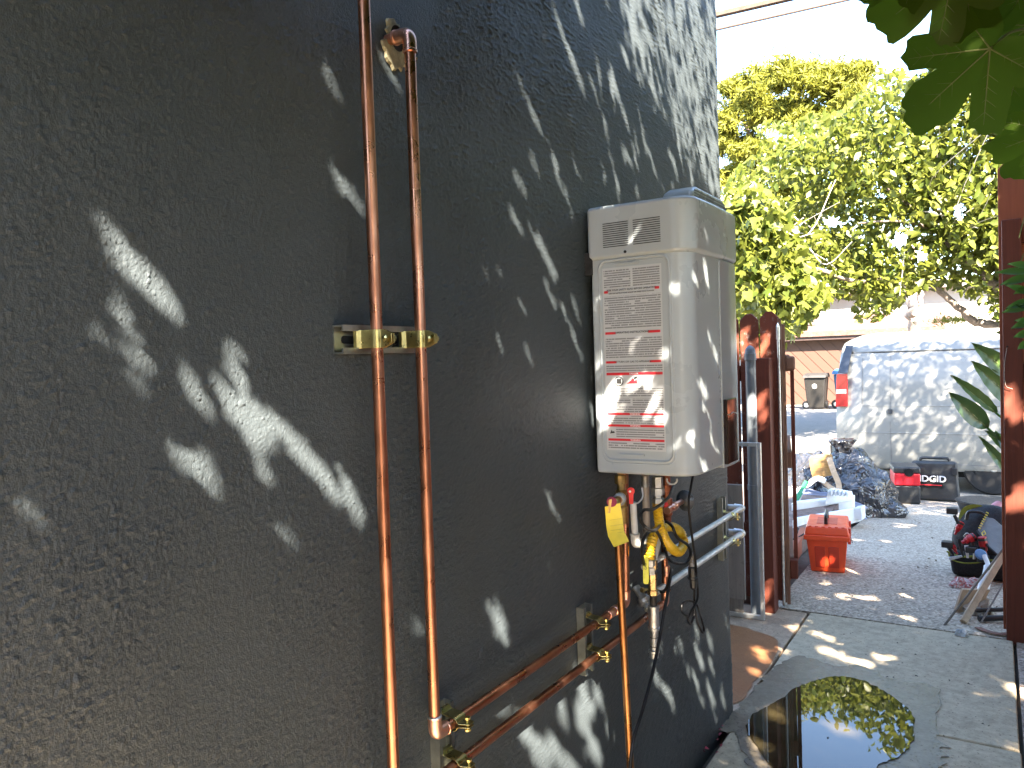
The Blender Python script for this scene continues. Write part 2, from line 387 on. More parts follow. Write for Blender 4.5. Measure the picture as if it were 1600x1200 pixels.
pud = [gp(*p) for p in ((1178, 1118), (1215, 1098), (1255, 1072), (1300, 1060), (1345, 1065), (1390, 1088), (1420, 1112), (1428, 1140), (1424, 1165), (1400, 1188), (1375, 1200), (1330, 1260), (1240, 1290), (1215, 1220), (1180, 1165), (1166, 1140))]
flat('puddle', pud, .008, t.m, n=8, jit=.003)

# ---- house
hw = MB().box((-4, -3, -.1), (-.0035, 2.894, 3.9)).build('house_wall', M['stucco'], bevel=.006)
def stucco_face():
    # trowelled render: granular relief modelled on a fine grid, finer where the wall is close to the path's narrow end
    n = 1024; cell = .0024; r_ = np.random.default_rng(3); fx = np.fft.fftfreq(n, cell); FX, FY = np.meshgrid(fx, fx); fr = np.hypot(FX, FY)
    def band(f0, w, sx=1.): g_ = np.fft.ifft2(np.fft.fft2(r_.normal(size=(n, n)))*np.exp(-((np.hypot(FX*sx, FY)-f0)/w)**2)).real; return g_/g_.std()
    a_ = band(165, 50); b_ = band(60, 25); c_ = band(2.2, 1.6); d_ = band(.8, .7)
    rough = np.clip(.75+.16*c_+.10*d_, .4, 1.15)
    fld = (np.maximum(a_-.25, 0)**.85*.0018+a_*.0004+np.maximum(b_-.8, 0)*.0009)*rough+.0010*c_+.0016*d_
    ys = [0.]
    while ys[-1] < 2.9: y = ys[-1]; ys.append(y+(.008 if y < .3 else .0025*max(1, (y*y+.757)/1.25)))
    ys = np.array(ys); ys[-1] = 2.9; zs = np.concatenate([np.linspace(0, .33, 60), np.arange(.333, 2.62, .0028), np.linspace(2.63, 3.4, 90)])
    Yg, Zg = np.meshgrid(ys, zs); u, v = (Yg/cell) % n, (Zg/cell) % n; i0, j0 = u.astype(int) % n, v.astype(int) % n; fu, fv = u-np.floor(u), v-np.floor(v); i1, j1 = (i0+1) % n, (j0+1) % n
    X = fld[j0, i0]*(1-fu)*(1-fv)+fld[j0, i1]*fu*(1-fv)+fld[j1, i0]*(1-fu)*fv+fld[j1, i1]*fu*fv
    X[:, -1] = -.006; X[:, -2] -= .001
    ny, nz = len(ys), len(zs); me = bpy.data.meshes.new('stucco_face'); me.vertices.add(ny*nz); me.vertices.foreach_set('co', np.stack([X, Yg, Zg], 2).astype(np.float32).ravel())
    k = np.arange((nz-1)*(ny-1)); a = (k//(ny-1))*ny+k % (ny-1); L = np.stack([a, a+1, a+ny+1, a+ny], 1).astype(np.int32)
    me.loops.add(L.size); me.loops.foreach_set('vertex_index', L.ravel()); me.polygons.add(len(L)); me.polygons.foreach_set('loop_start', (np.arange(len(L))*4).astype(np.int32)); me.polygons.foreach_set('loop_total', np.full(len(L), 4, np.int32))
    me.update(calc_edges=True); me.polygons.foreach_set('use_smooth', [True]*len(L)); me.materials.append(M['stucco'])
    o = bpy.data.objects.new('stucco_face', me); COL.objects.link(o); o.parent = hw; print('stucco quads', len(L))
stucco_face()
tag(hw, 'long charcoal stucco house wall carrying the copper pipes and grey heater', 'wall')
P = ax(621, 64, 0); rr = []
hp = thing('wall_hole', 'ragged hole with crumbling mortar around copper elbow at top of wall', 'hole', P)
for k in range(44):
    a = 2*pi*k/44; q = .03*(1+.16*sin(3*a+1)+.09*RNG.normal())*(1.45 if sin(a) < -.2 else 1); rr.append((0, cos(a)*q*1.0, sin(a)*q))
b = MB(); n = 44; inn = [(.0, cos(2*pi*k/44)*.018-.004, sin(2*pi*k/44)*.022+.002) for k in range(44)]
b.add([(P[0]+.003, P[1]+p[1], P[2]+p[2]) for p in rr]+[(P[0]+.004, P[1]+p[1], P[2]+p[2]) for p in inn]+[(P[0]-.001, P[1]+p[1]*1.05, P[2]+p[2]*1.05) for p in rr],
      [(i, (i+1) % n, (i+1) % n+n, i+n) for i in range(n)]+[(i, i+2*n, (i+1) % n+2*n, (i+1) % n) for i in range(n)])
b.build('mortar', simple('mortar', (.21, .19, .115), .95, 0, .4, 60, .003, 120), hp)
MB().add([(P[0]+.0015, P[1]+p[1]*1.08, P[2]+p[2]*1.08) for p in inn], [tuple(range(44))]).build('opening', simple('hole_dark', (.02, .012, .008), .9), hp)

# ---- pipes on the wall
PR = .0096
def pipe(name, label, path, r, mat, bend=.02, cat='pipe', seg=16, group=None):
    th = thing(name, label, cat, path[0], group=group); MB().tube(fillet(path, bend), r, seg).build('tube', mat, th, smooth=True); return th
def elbow(th, a, c, d, r=PR*1.22, l=.030, mat='copper_f', ring=True):
    a, c, d = (np.array(q, float) for q in (a, c, d)); u = (a-c)/np.linalg.norm(a-c); w = (d-c)/np.linalg.norm(d-c)
    p = fillet([c+u*l, c, c+w*l], l*.62, 8); b = MB().tube(p, r, 18)
    if ring:
        for q, e in ((c+u*l, u), (c+w*l, w)): b.lathe(q-e*.003, e, [(0, r*1.0), (.001, r*1.08), (.0045, r*1.08), (.0055, r*.9)], 18)
    b.build('elbow', M[mat], th, smooth=True)
def coupling(th, c, axis, r=PR*1.22, l=.03, mat='copper_f', name='coupling', prof=None):
    MB().lathe(np.array(c)-np.array(axis)*l/2, axis, prof or [(0, r*.9), (.001, r), (l*.3, r), (l*.35, r*.97), (l*.65, r*.97), (l*.7, r), (l-.001, r), (l, r*.9)], 18).build(name, M[mat], th, smooth=True)
pa = [(.045, .914, 2.75), (.045, .914, .66), (.045, 2.11, .655), (.05, 2.11, 1.09)]
A = pipe('copper_pipe', 'left long vertical copper pipe, full height of wall, turning along the bottom row', pa, PR, M['copper'], group='copper water pipes')
elbow(A, pa[0], pa[1], pa[2]); elbow(A, pa[1], pa[2], pa[3]); coupling(A, (.05, 2.11, .75), (0, 0, 1)); coupling(A, (.05, 2.11, .70), (0, 0, 1), l=.02)
P0 = [(-.06, 1.023, 1.932), (.045, 1.023, 1.932), (.045, 1.023, .738), (.045, 1.832, .735), (.05, 1.838, 1.09)]
B = pipe('copper_pipe', 'copper pipe leaving the mortar hole and dropping right of the long one', P0, PR, M['copper'], group='copper water pipes')
elbow(B, P0[0], P0[1], P0[2]); elbow(B, P0[1], P0[2], P0[3]); elbow(B, P0[2], P0[3], P0[4])
MB().lathe((.045, 1.023, .768), (0, 0, 1), [(0, .0118), (.001, .0128), (.003, .0128), (.004, .0112)], 18).build('solder_ring', M['solder'], B, smooth=True)
coupling(B, (.045, 1.735, .735), (0, 1, 0)); coupling(B, (.045, 1.765, .735), (0, 1, 0), l=.016, r=PR*1.35)
c0, c1 = ax(965, 832, .085), ax(986, 1215, .105)
Cp = pipe('drain_pipe', 'brownish copper drain pipe hanging straight down in front of the horizontal pipes', [c0, c1, c1+[0, 0, -.36]], .0092, M['copper_b'])
cap = pipe('white_pipe', 'upper of the two white horizontal pipes right of the heater hoses', [(.045, 1.96, .797), (.045, 2.935, .785), (-.3, 2.935, .785)], .0098, M['conduit'], group='white horizontal pipes')
elbow(cap, (.045, 2.2, .79), (.045, 2.935, .785), (-.3, 2.935, .785), r=.0125, mat='conduit')
l0 = ax(1006, 938, .045)
low = pipe('white_pipe', 'lower of the two white horizontal pipes, ending at grey iron union', [l0, (.045, 2.925, .690), (-.3, 2.93, .690)], .0105, M['conduit'], group='white horizontal pipes')
elbow(low, (.045, 2.2, .70), (.045, 2.925, .690), (-.3, 2.93, .690), r=.0145, mat='galv')

# ---- strut brackets with clamps
def strut_bracket(label, c, vertical, length, pipes, rp=PR):
    c = np.array(c, float); L = np.array([0, 0, 1.]) if vertical else np.array([0, 1., 0]); Wd = np.array([0, 1., 0]) if vertical else np.array([0, 0, 1.]); N = np.array([1., 0, 0])
    th = thing('strut_bracket', label, 'bracket', c, group='strut brackets on the wall')
    a, h, t, l = .0225, .0215, .0024, .0095
    prof = [(-a, 0), (a, 0), (a, h), (a-l, h), (a-l, h-.005), (a-l+.0015, h-.005), (a-l+.0015, h-t), (a-t, h-t), (a-t, t), (-a+t, t), (-a+t, h-t), (-a+l-.0015, h-t), (-a+l-.0015, h-.005), (-a+l, h-.005), (-a+l, h), (-a, h)]
    MB().prism(prof, lambda p, k: c+Wd*p[0]+N*(p[1]+.001)+L*(length*(k-.5))).build('channel', M['strut'], th)
    for q in np.arange(-length/2+.03, length/2-.02, .052):
        MB().prism([(cos(x)*.0065, sin(x)*.0065+(.009 if sin(x) > 0 else -.009)) for x in np.linspace(0, 2*pi, 14, endpoint=False)], lambda p, k: c+Wd*p[0]+L*(p[1]+q)+N*(.0037+k*.0002)).build('slot', M['dark'], th)
    for pc in pipes:
        nc = .045; o = c+L*pc; w = .0145; r1 = rp+.0018
        for sgn in (-1, 1):
            pts = [(sgn*.0185, .0135), (sgn*.0185, .0195), (sgn*.0125, .0245), (sgn*r1, nc-.006)]+[(sgn*r1*cos(x), nc+r1*sin(x)) for x in np.linspace(0, 1.25, 7)]+[(sgn*.0022, nc+r1+.004), (sgn*.002, nc+r1+.022)]
            b = MB(); n = len(pts); vs = []; tt = .0016
            for i, p in enumerate(pts):
                ww = w*(1 if i < n-1 else .5)
                q = np.array(p); d = np.array(pts[min(i+1, n-1)])-np.array(pts[max(i-1, 0)]); d = d/np.linalg.norm(d); nn = np.array([d[1], -d[0]])*tt*sgn
                for e, s_ in ((q, -1), (q, 1), (q+nn, 1), (q+nn, -1)): vs.append(o+L*e[0]+N*e[1]+Wd*(s_*ww))
            fs = [(i*4+k, i*4+(k+1) % 4, i*4+4+(k+1) % 4, i*4+4+k) for i in range(n-1) for k in range(4)]+[(3, 2, 1, 0), (4*n-4, 4*n-3, 4*n-2, 4*n-1)]
            cl = b.add(vs, fs).build('clamp', M['brass'], th, bevel=.0007)
            if sgn < 0:
                s0 = o+N*(nc+r1+.013)
                MB().lathe(s0-L*.013, L, [(0, .003), (.0015, .0062), (.005, .0064), (.0052, .003), (.022, .003), (.0222, .0055), (.026, .0055), (.0262, .002)], 8).build('screw', M['brass'], cl)
    return th
strut_bracket('horizontal bracket clamping both tall copper pipes at mid height', (0, .955, 1.42), False, .185, [-.041, .068])
strut_bracket('upright bracket under the copper elbow at bottom left', (0, 1.085, .66), True, .20, [0., .076])
strut_bracket('upright bracket left of the drain pipe, midway along the copper pair', (0, 1.66, .69), True, .165, [-.033, .0455])
strut_bracket('upright bracket clamping the white pipes near wall corner', (0, 2.775, .735), True, .23, [-.047, .048], .0102)

# ---- water heater
H = thing('water_heater', 'light grey outdoor tankless water heater with warning labels on its side', 'water heater', (.012, 1.745, 1.088))
def rprof(x0, x1, y0, y1, r1, r2, bow=.004):
    p = [(x0, y0)]
    p += [(x1-r1+r1*sin(a), y0+r1-r1*cos(a)) for a in np.linspace(0, pi/2, 9)]
    p += [(x1+bow*sin(pi*k/6), y0+r1+(y1-r2-y0-r1)*k/6) for k in range(1, 6)]
    p += [(x1-r2+r2*cos(a), y1-r2+r2*sin(a)) for a in np.linspace(0, pi/2, 9)]
    return p+[(x0, y1)]
bz = lambda z0, z1: (lambda p, k: (p[0], p[1], (z0, z1)[k]))
MB().prism(rprof(.014, .27, 1.745, 2.118, .05, .035), bz(1.088, 1.63)).build('case', M['heater'], H, bevel=.008, seg=3)
MB().prism(rprof(.009, .280, 1.738, 2.127, .055, .04), bz(1.62, 1.752)).build('top_cover', M['heater'], H, bevel=.011, seg=3)
MB().prism(rprof(.2, .2775, 1.950, 2.1225, .003, .040), bz(1.083, 1.617)).build('front_door', M['heater2'], H, bevel=.003)
MB().box((.2765, 1.952, 1.093), (.2880, 2.040, 1.260)).build('controller_cover', M['glassd'], H, bevel=.0025)
MB().tube([(.287, 1.953, 1.222), (.2885, 1.97, 1.219), (.2885, 2.0, 1.224), (.2885, 2.038, 1.218)], .0012, 6).build('cover_edge', M['heater'], H)
MB().box((.26, 1.9555, 1.63), (.2775, 1.9575, 1.745)).build('cover_seam', M['dark'], H)
b = MB().prism([(y, z) for y, z in ((1.80, 1.75), (1.805, 1.772), (1.84, 1.787), (2.05, 1.787), (2.085, 1.772), (2.09, 1.75))], lambda p, k: (.185+.075*k, p[0], p[1])).build('flue_hood', M['heater'], H, bevel=.008, seg=3)
for k in range(4): MB().box((.11, 1.82, 1.7855+.0), (.25, 2.06, 1.787)) 
for z in (1.760, 1.767, 1.774): MB().box((.2596, 1.822, z), (.2612, 2.068, z+.0022)).build('slit', M['abs'], b)
def rrect(x0, x1, z0, z1, r, y, n=6):
    p = []
    for cx, cz, a0 in ((x1-r, z1-r, 0), (x0+r, z1-r, pi/2), (x0+r, z0+r, pi), (x1-r, z0+r, 3*pi/2)):
        p += [(cx+r*cos(a0+a), y, cz+r*sin(a0+a)) for a in np.linspace(0, pi/2, n)]
    return p+[p[0]]
MB().tube(rrect(.037, .219, 1.122, 1.617, .022, 1.7452), .0036, 8, caps=False).build('panel_rim', M['heater'], H, smooth=True)
MB().tube(rrect(.032, .224, 1.115, 1.61, .025, 1.7455), .0018, 6, caps=False).build('panel_groove', M['heater'], H, smooth=True)
for z in (1.6035, 1.134): MB().box((.078, 1.7418, z), (.145, 1.7455, z+.004)).build('embossed_bar', M['heater'], H)
for g, x0, x1, sk in (('l', .054, .121, 0), ('r', .134, .203, .0)):
    first = None
    for k in range(12):
        o = MB().box((x0, 1.7372, 1.648+k*.0052), (x1, 1.7384, 1.6498+k*.0052)).build('vent_slot', M['dark'], H) if first is None else first.copy()
        if first is None: first = o
        else: COL.objects.link(o); o.location.z += k*.0052
MB().lathe((.112, 1.738, 1.633), (0, -1, 0), [(0, .0035), (.002, .0035), (.003, .002)], 10).build('screw', M['dark'], H)
MB().box((.0, 1.74, 1.585), (.02, 1.75, 1.64)).build('mounting_tab', M['dark'], H)
YL = 1.7444
def text_block(x0, x1, z0, z1, seed):
    t = NT('small_print'); s = t.sep(); ln = t.math('MULTIPLY', s[2], 1/.0056); fr = t.math('FRACT', ln); fl = t.math('FLOOR', ln)
    cm = t.n.new('ShaderNodeCombineXYZ'); t.l(t.math('MULTIPLY', s[0], 420.), cm.inputs[0]); t.l(t.math('MULTIPLY', fl, 7.3+seed), cm.inputs[1])
    wd = t.math('GREATER_THAN', t.noise(1., 1, co=cm.outputs[0]), .37)
    cm2 = t.n.new('ShaderNodeCombineXYZ'); t.l(t.math('MULTIPLY', s[0], 22.), cm2.inputs[0]); t.l(t.math('MULTIPLY', fl, 3.1+seed), cm2.inputs[1])
    ed = t.math('GREATER_THAN', t.noise(1., 0, co=cm2.outputs[0]), .27)
    f = t.math('MULTIPLY', t.math('MULTIPLY', t.math('GREATER_THAN', fr, .42), wd), ed)
    t.col(t.mix(t.math('MULTIPLY', f, .66), (.46, .475, .48), (.045, .045, .05))); t.set(rough=.45)
    return t.m
MT = [text_block(0, 0, 0, 0, k*1.7) for k in range(3)]
lab = MB().box((.046, YL, 1.147), (.2, 1.7452, 1.598)).build('label_sheet', simple('label_paper', (.46, .48, .485), .4, 0, .02, 5), H)
for i, (x0, x1, z0, z1) in enumerate(((.050, .121, 1.549, 1.594), (.127, .196, 1.549, 1.594), (.050, .197, 1.448, 1.528), (.050, .197, 1.376, 1.426), (.05, .197, 1.343, 1.358), (.05, .197, 1.278, 1.303),
                                      (.05, .112, 1.262, 1.276), (.118, .197, 1.258, 1.276), (.05, .197, 1.242, 1.256), (.05, .197, 1.214, 1.232), (.072, .197, 1.180, 1.203), (.05, .197, 1.150, 1.168))):
    MB().box((x0, YL-.0006, z0), (x1, YL-.0001, z1)).build('text_block', MT[i % 3], lab)
def bar(x0, x1, z0, z1, m='redink', nm='red_bar', y=YL-.0007): return MB().box((x0, y, z0), (x1, y+.0006, z1)).build(nm, M[m], lab)
for x0, x1, z0, z1 in ((.050, .060, 1.536, 1.542), (.183, .194, 1.538, 1.544), (.050, .078, 1.434, 1.440), (.163, .194, 1.434, 1.440), (.050, .078, 1.3625, 1.368), (.165, .194, 1.3625, 1.368),
                       (.050, .197, 1.333, 1.3395), (.050, .197, 1.2345, 1.240), (.050, .197, 1.2055, 1.211), (.050, .197, 1.1705, 1.176)): bar(x0, x1, z0, z1)
def text(s, loc, size, mat, parent, rot=(pi/2, 0, 0), depth=.0001, name='lettering', align='CENTER', bold=0., sx=1.):
    cu = bpy.data.curves.new(name, 'FONT'); cu.body = s; cu.size = size; cu.align_x = align; cu.align_y = 'CENTER'; cu.extrude = depth; cu.offset = bold; cu.resolution_u = 3
    o = bpy.data.objects.new(name, cu); COL.objects.link(o)
    bpy.context.view_layer.update()
    me = bpy.data.meshes.new_from_object(o.evaluated_get(bpy.context.evaluated_depsgraph_get())); bpy.data.objects.remove(o)
    me.materials.clear(); me.materials.append(M[mat]); o = bpy.data.objects.new(name, me); COL.objects.link(o)
    o.rotation_euler = rot; o.scale = (sx, 1, 1); o.location = Vector(loc)-(root_loc(parent) if parent else Vector()); o.parent = parent; return o
for s, x, z, sz, m in (('FOR YOUR SAFETY READ BEFORE OPERATING', .122, 1.5425, .0062, 'ink'), ('LIRE CES INSTRUCTIONS AVANT DE FAIRE FONCTIONNER', .122, 1.5345, .0045, 'ink'), ('OPERATING INSTRUCTIONS', .121, 1.4375, .0070, 'ink'), ('TO TURN OFF GAS TO APPLIANCE', .121, 1.3655, .0062, 'ink'),
                       ('DANGER', .123, 1.3362, .0058, 'white'), ('WARNING', .123, 1.2372, .0055, 'white'), ('WARNING', .123, 1.2082, .0055, 'white'), ('WARNING', .123, 1.1732, .0055, 'white')):
    text(s, (x, YL-.0010, z), sz, m, lab, bold=.00008)
for q in (1.3, 1.13): pass
# hazard pictograms
MB().tube([(.083+.011*cos(a), YL-.0006, 1.318+.011*sin(a)) for a in np.linspace(0, 2*pi, 21)], .0011, 5, caps=False).build('pictogram', M['ink'], lab)
bar(.077, .089, 1.312, 1.324, 'ink', 'pictogram')
MB().prism([(.104, 1.312), (.133, 1.312), (.130, 1.322), (.124, 1.319), (.120, 1.326), (.114, 1.319)], lambda p, k: (p[0], YL-.0001-.0008*k, p[1])).build('pictogram', M['redink'], lab)
MB().prism([(.122, 1.321), (.132, 1.325), (.131, 1.33), (.124, 1.328)], lambda p, k: (p[0], YL-.0001-.0008*k, p[1])).build('pictogram', M['ink'], lab)
MB().prism([(.139+.0085*cos(a), 1.319+.0105*sin(a)) for a in np.linspace(0, 2*pi, 14, endpoint=False)], lambda p, k: (p[0], YL-.0001-.0008*k, p[1])).build('pictogram', simple('print_grey', (.42, .38, .35), .5), lab)
MB().prism([(.055, 1.188), (.068, 1.190), (.066, 1.194), (.061, 1.193), (.060, 1.198)], lambda p, k: (p[0], YL-.0001-.0008*k, p[1])).build('pictogram', M['ink'], lab)

# ---- plumbing below the heater
def at(px, py, X): return tuple(ax(px, py, X))
V = thing('relief_valve', 'brass valve with grey knob above the brownish drain pipe', 'valve', at(974, 760, .06))
y0 = 1.79
MB().lathe((.06, y0, 1.09), (0, 0, -1), [(0, .009), (.012, .009), (.013, .016), (.034, .016), (.035, .010), (.05, .010), (.052, .0145), (.062, .0145), (.064, .011), (.09, .012), (.095, .015), (.135, .015), (.137, .010)], 12).build('body', M['bronze'], V)
k0 = np.array(at(968, 780, .075)); MB().lathe((.062, y0, 1.024), k0-np.array((.062, y0, 1.024)), [(0, .009), (.03, .009), (.032, .015), (.055, .016), (.058, .012)], 14).build('knob', M['iron'], V)
MB().tube(fillet([k0+[0, 0, 0], k0+[.005, -.03, -.0], c0+[0, 0, .02], c0-[0, 0, .01]], .02), .0105, 12).build('outlet', M['bronze'], V, smooth=True)
# red handle on a white clip
rp = np.array(at(986, 772, .10)); Rh = thing('red_handle', 'small red lever handle on the hot water valve under heater', 'valve handle', rp)
Cm = Matrix([[rgt[i], upv[i], -fwd[i]] for i in range(3)])     # faces outwards to the path
def facing(c, w): return lambda p, k: np.array(c)+np.array([.35, -.93, 0])*(k*w)+np.array([.93, .35, 0])*p[0]+np.array([0, 0, 1])*p[1]
MB().prism([(cos(a)*.0095, sin(a)*.0095+.008) for a in np.linspace(-.9, pi+.9, 14)]+[(-.005, -.024), (.005, -.024)], facing(rp, .005)).build('lever', M['red'], Rh, bevel=.001)
MB().lathe(rp+[0, -.006, .008], (.35, -.93, 0), [(0, .0035), (.004, .003)], 6).build('nut', M['galv'], Rh)
cw = pipe('condensate_pipe', 'slim white plastic pipe with rounded elbow left of the yellow hose', [at(989, 785, .075), at(993, 850, .075), at(1030, 838, .06), (.045, 2.03, .795)], .0088, M['pvc'], .012)
e1, e2, e3 = at(989, 785, .075), at(993, 850, .075), at(1030, 838, .06); elbow(cw, e1, e2, e3, r=.0118, mat='pvc', l=.026)
bp = [at(1008, 742, .06), at(1011, 850, .06)]; vp = pipe('riser_pipe', 'beige pipe rising straight behind the loops of black cord', bp, .0098, simple('beige_pipe', (.42, .36, .30), .45, .1, .1, 20)); coupling(vp, at(1008, 752, .06), (0, 0, 1), r=.0112, l=.03, mat='iron')
wb = thing('clip_ring', 'pale open hook beside the red lever handle', 'hook', at(1000, 780, .07)); MB().tube(sm([at(1003, 762, .075), at(1004, 776, .08), at(998, 785, .085), at(989, 787, .09)]), .0022, 8).build('wire', M['pvc'], wb, smooth=True)
# gas line
G = thing('gas_valve', 'brass gas valve with long yellow lever above the grey iron tee', 'valve', at(1020, 940, .08)); gx = .08
g = lambda px, py, dx=0: np.array(at(px, py, gx+dx))
MB().lathe(g(1020, 930), (0, 0, 1), [(0, .010), (.002, .015), (.014, .015), (.016, .0115), (.03, .012), (.05, .0135), (.062, .0135), (.066, .011), (.07, .011), (.072, .015), (.096, .015), (.098, .011), (.11, .0105)], 6).build('body', simple('bright_brass', (.62, .43, .2), .28, 1, .25, 50), G)
MB().lathe(g(1018, 898), (0, 0, 1), [(0, .009), (.002, .0135), (.02, .0135), (.022, .010), (.03, .010), (.032, .0125), (.04, .0125)], 6).build('flare_nut', M['iron'], G)
MB().prism([(-.0075, -.036), (-.004, -.039), (.004, -.039), (.0075, -.036), (.0085, .03), (.004, .036), (-.004, .036), (-.0075, .03)], facing(g(1009, 889, .01), .006)).build('lever', simple('lever_yellow', (.72, .68, .05), .3, 0, .1), G, bevel=.0015)
text('GAS', tuple(g(1009, 889, .01)+np.array([.0023, -.0065, .008])), .009, 'ink', G, rot=(pi/2, -pi/2, R(20.6)))
MB().lathe(g(1011, 921, .005), (-.4, -.9, .1), [(0, .004), (.012, .004), (.013, .007), (.02, .007)], 6).build('side_port', M['bronze'], G)
Tt = thing('gas_tee', 'grey iron tee with drip leg and cap at bottom of gas line', 'pipe fitting', g(1022, 962))
ty = g(1022, 962); MB().lathe(g(1022, 984), (0, 0, 1), [(0, .0135), (.001, .0165), (.007, .0165), (.008, .0142), (.058, .0142), (.059, .0165), (.066, .0165), (.067, .012)], 18).build('tee', M['galv'], Tt, smooth=True)
uu = np.array(l0)-ty; MB().lathe(ty+[0, 0, .004], uu, [(0, .012), (.018, .0125), (.02, .0165), (.026, .0165), (.028, .0125), (.034, .0125), (.036, .018), (.045, .020), (.055, .018), (.056, .0115), (.09, .011)], 14).build('union', M['iron'], Tt)
MB().tube([g(1022, 985), g(1022, 1024)], .0105, 16).build('nipple', M['iron'], Tt, smooth=True)
for py in (996, 1010): MB().lathe(g(1022, py), (0, 0, 1), [(0, .0106), (.0005, .0112), (.0015, .0112), (.002, .0106)], 16).build('thread_ring', M['dark'], Tt)
MB().lathe(g(1022, 1029), (0, 0, 1), [(0, .008), (.003, .012), (.015, .0125), (.017, .0150), (.023, .0150), (.024, .011)], 16).build('end_cap', M['galv'], Tt, smooth=True)
MB().tube([g(1021, 946), g(1021, 928)], .0098, 14).build('close_nipple', simple('pipe_dope', (.05, .045, .04), .5, .5), Tt, smooth=True)
# yellow corrugated hose
pts = [(1027, 786, .10), (1028, 800, .10), (1031, 820, .10), (1039, 842, .105), (1050, 857, .11), (1061, 862, .10), (1068, 850, .085), (1065, 834, .075), (1053, 824, .065), (1038, 824, .07), (1025, 831, .085), (1018, 850, .09), (1014.5, 876, .09)]
pp = sm([at(*p) for p in pts], 26); rad = [.0122+.0019*sin(i*1.25) if i < len(pp)*.99 else .012 for i in range(len(pp))]
hs = thing('gas_hose', 'yellow corrugated gas hose looping between heater and gas valve', 'hose', at(1027, 745, .1))
MB().tube(pp, rad, 14).build('corrugated_tube', M['yellow'], hs, smooth=True)
MB().lathe(at(1027, 745, .1), (0, 0, -1), [(0, .015), (.028, .015), (.03, .0185), (.048, .0185), (.05, .013), (.056, .013), (.058, .017), (.078, .017), (.082, .012)], 6).build('flare_nut', M['iron'], hs)
MB().lathe(at(1014.5, 874, .09), (0, 0, -1), [(0, .0125), (.002, .0150), (.018, .0150), (.02, .0105)], 6).build('flare_nut', M['iron'], hs)
# copper riser with drain valve and round cup
rv = thing('drain_valve', 'reddish brass valve and dark round cup right of the yellow hose', 'valve', at(1040, 790, .07))
MB().lathe(at(1041, 740, .06), (0, 0, -1), [(0, .011), (.03, .011), (.032, .015), (.05, .014), (.052, .011), (.07, .011), (.072, .016), (.12, .015), (.125, .011), (.15, .011)], 12).build('body', m_copper('valve_red', (.30, .10, .05), (.5, .2, .12), (.2, .07, .04), .35), rv)
s0, s1 = np.array(at(1042, 798, .07)), np.array(at(1066, 783, .07)); dv = s1-s0; ln = np.linalg.norm(dv)
MB().lathe(s0, dv, [(0, .011), (ln*.2, .011), (ln*.22, .0125), (ln*.3, .0125), (ln*.32, .010), (ln*.42, .010), (ln*.44, .0125), (ln*.5, .0125), (ln*.52, .009), (ln, .009)], 14).build('stem', M['copper_f'], rv, smooth=True)
MB().lathe(s1-dv/ln*.006, (.25, 1, 0), [(0, .010), (.004, .018), (.010, .026), (.016, .0295), (.018, .0315), (.022, .0315), (.023, .028)], 24).build('cup', simple('cup_grey', (.10, .11, .12), .3, .3, .1, 20), rv, smooth=True)
MB().lathe(at(1040, 788, .085), (.3, -.95, 0), [(0, .007), (.006, .008), (.008, .003)], 10).build('red_button', M['red'], rv)
kr = thing('cable_gland', 'small pale ring under the heater near its front corner', 'ring', at(1050, 752, .1)); kc = np.array(at(1050, 750, .1))
MB().tube([kc+np.array([.93, .35, 0])*(.014*cos(a))+np.array([0, 0, 1])*(.012*sin(a)) for a in np.linspace(-pi*1.1, .3, 16)], .0028, 8).build('ring', M['pvc'], kr, smooth=True)
# tags
T1 = thing('paper_tag', 'yellow paper tag curling down from the relief valve', 'tag', tuple(ay(957, 790, 1.66)))
b = MB(); Lf = [(945, 792), (946, 805), (947, 820), (950, 838), (959, 855)]; Rt = [(969, 786), (971, 800), (973, 815), (975, 830), (983, 846)]; vs = []; dd = [0, .006, .004, -.006, -.02]
for j in range(5):
    l_, r_ = ay(*Lf[j], 1.655+dd[j]), ay(*Rt[j], 1.665+dd[j]); vs += [l_, (l_+r_)/2+[0, -.004, 0], r_]
b.add(vs+[np.array(v)+[0, .0006, 0] for v in vs], [(j*3+i, j*3+i+1, j*3+i+4, j*3+i+3) for j in range(4) for i in range(2)]+[(15+j*3+i, 15+j*3+i+3, 15+j*3+i+4, 15+j*3+i+1) for j in range(4) for i in range(2)]).build('sheet', M['tagy'], T1, smooth=True)
for j in (.35, .5, .62, .7):
    p0 = ay(950+j*6, 792+j*60, 1.652); p1 = ay(969+j*8, 789+j*60, 1.654); MB().tube([p0, p1], .0003, 4).build('printed_line', simple('tag_print', (.45, .33, .05), .5), T1)
T2 = thing('round_tag', 'maroon round tag with metal key clipped over the yellow tag', 'tag', tuple(ay(956, 785, 1.645)))
q = ay(956, 784, 1.645); MB().lathe(q, (.2, -1, .1), [(0, .011), (.002, .0125), (.004, .011)], 16).build('disc', M['maroon'], T2)
MB().prism([(-.004, .006), (.003, .008), (-.002, -.026), (-.007, -.026)], facing(q+np.array([0, -.006, 0]), .0015)).build('key', M['bronze'], T2)
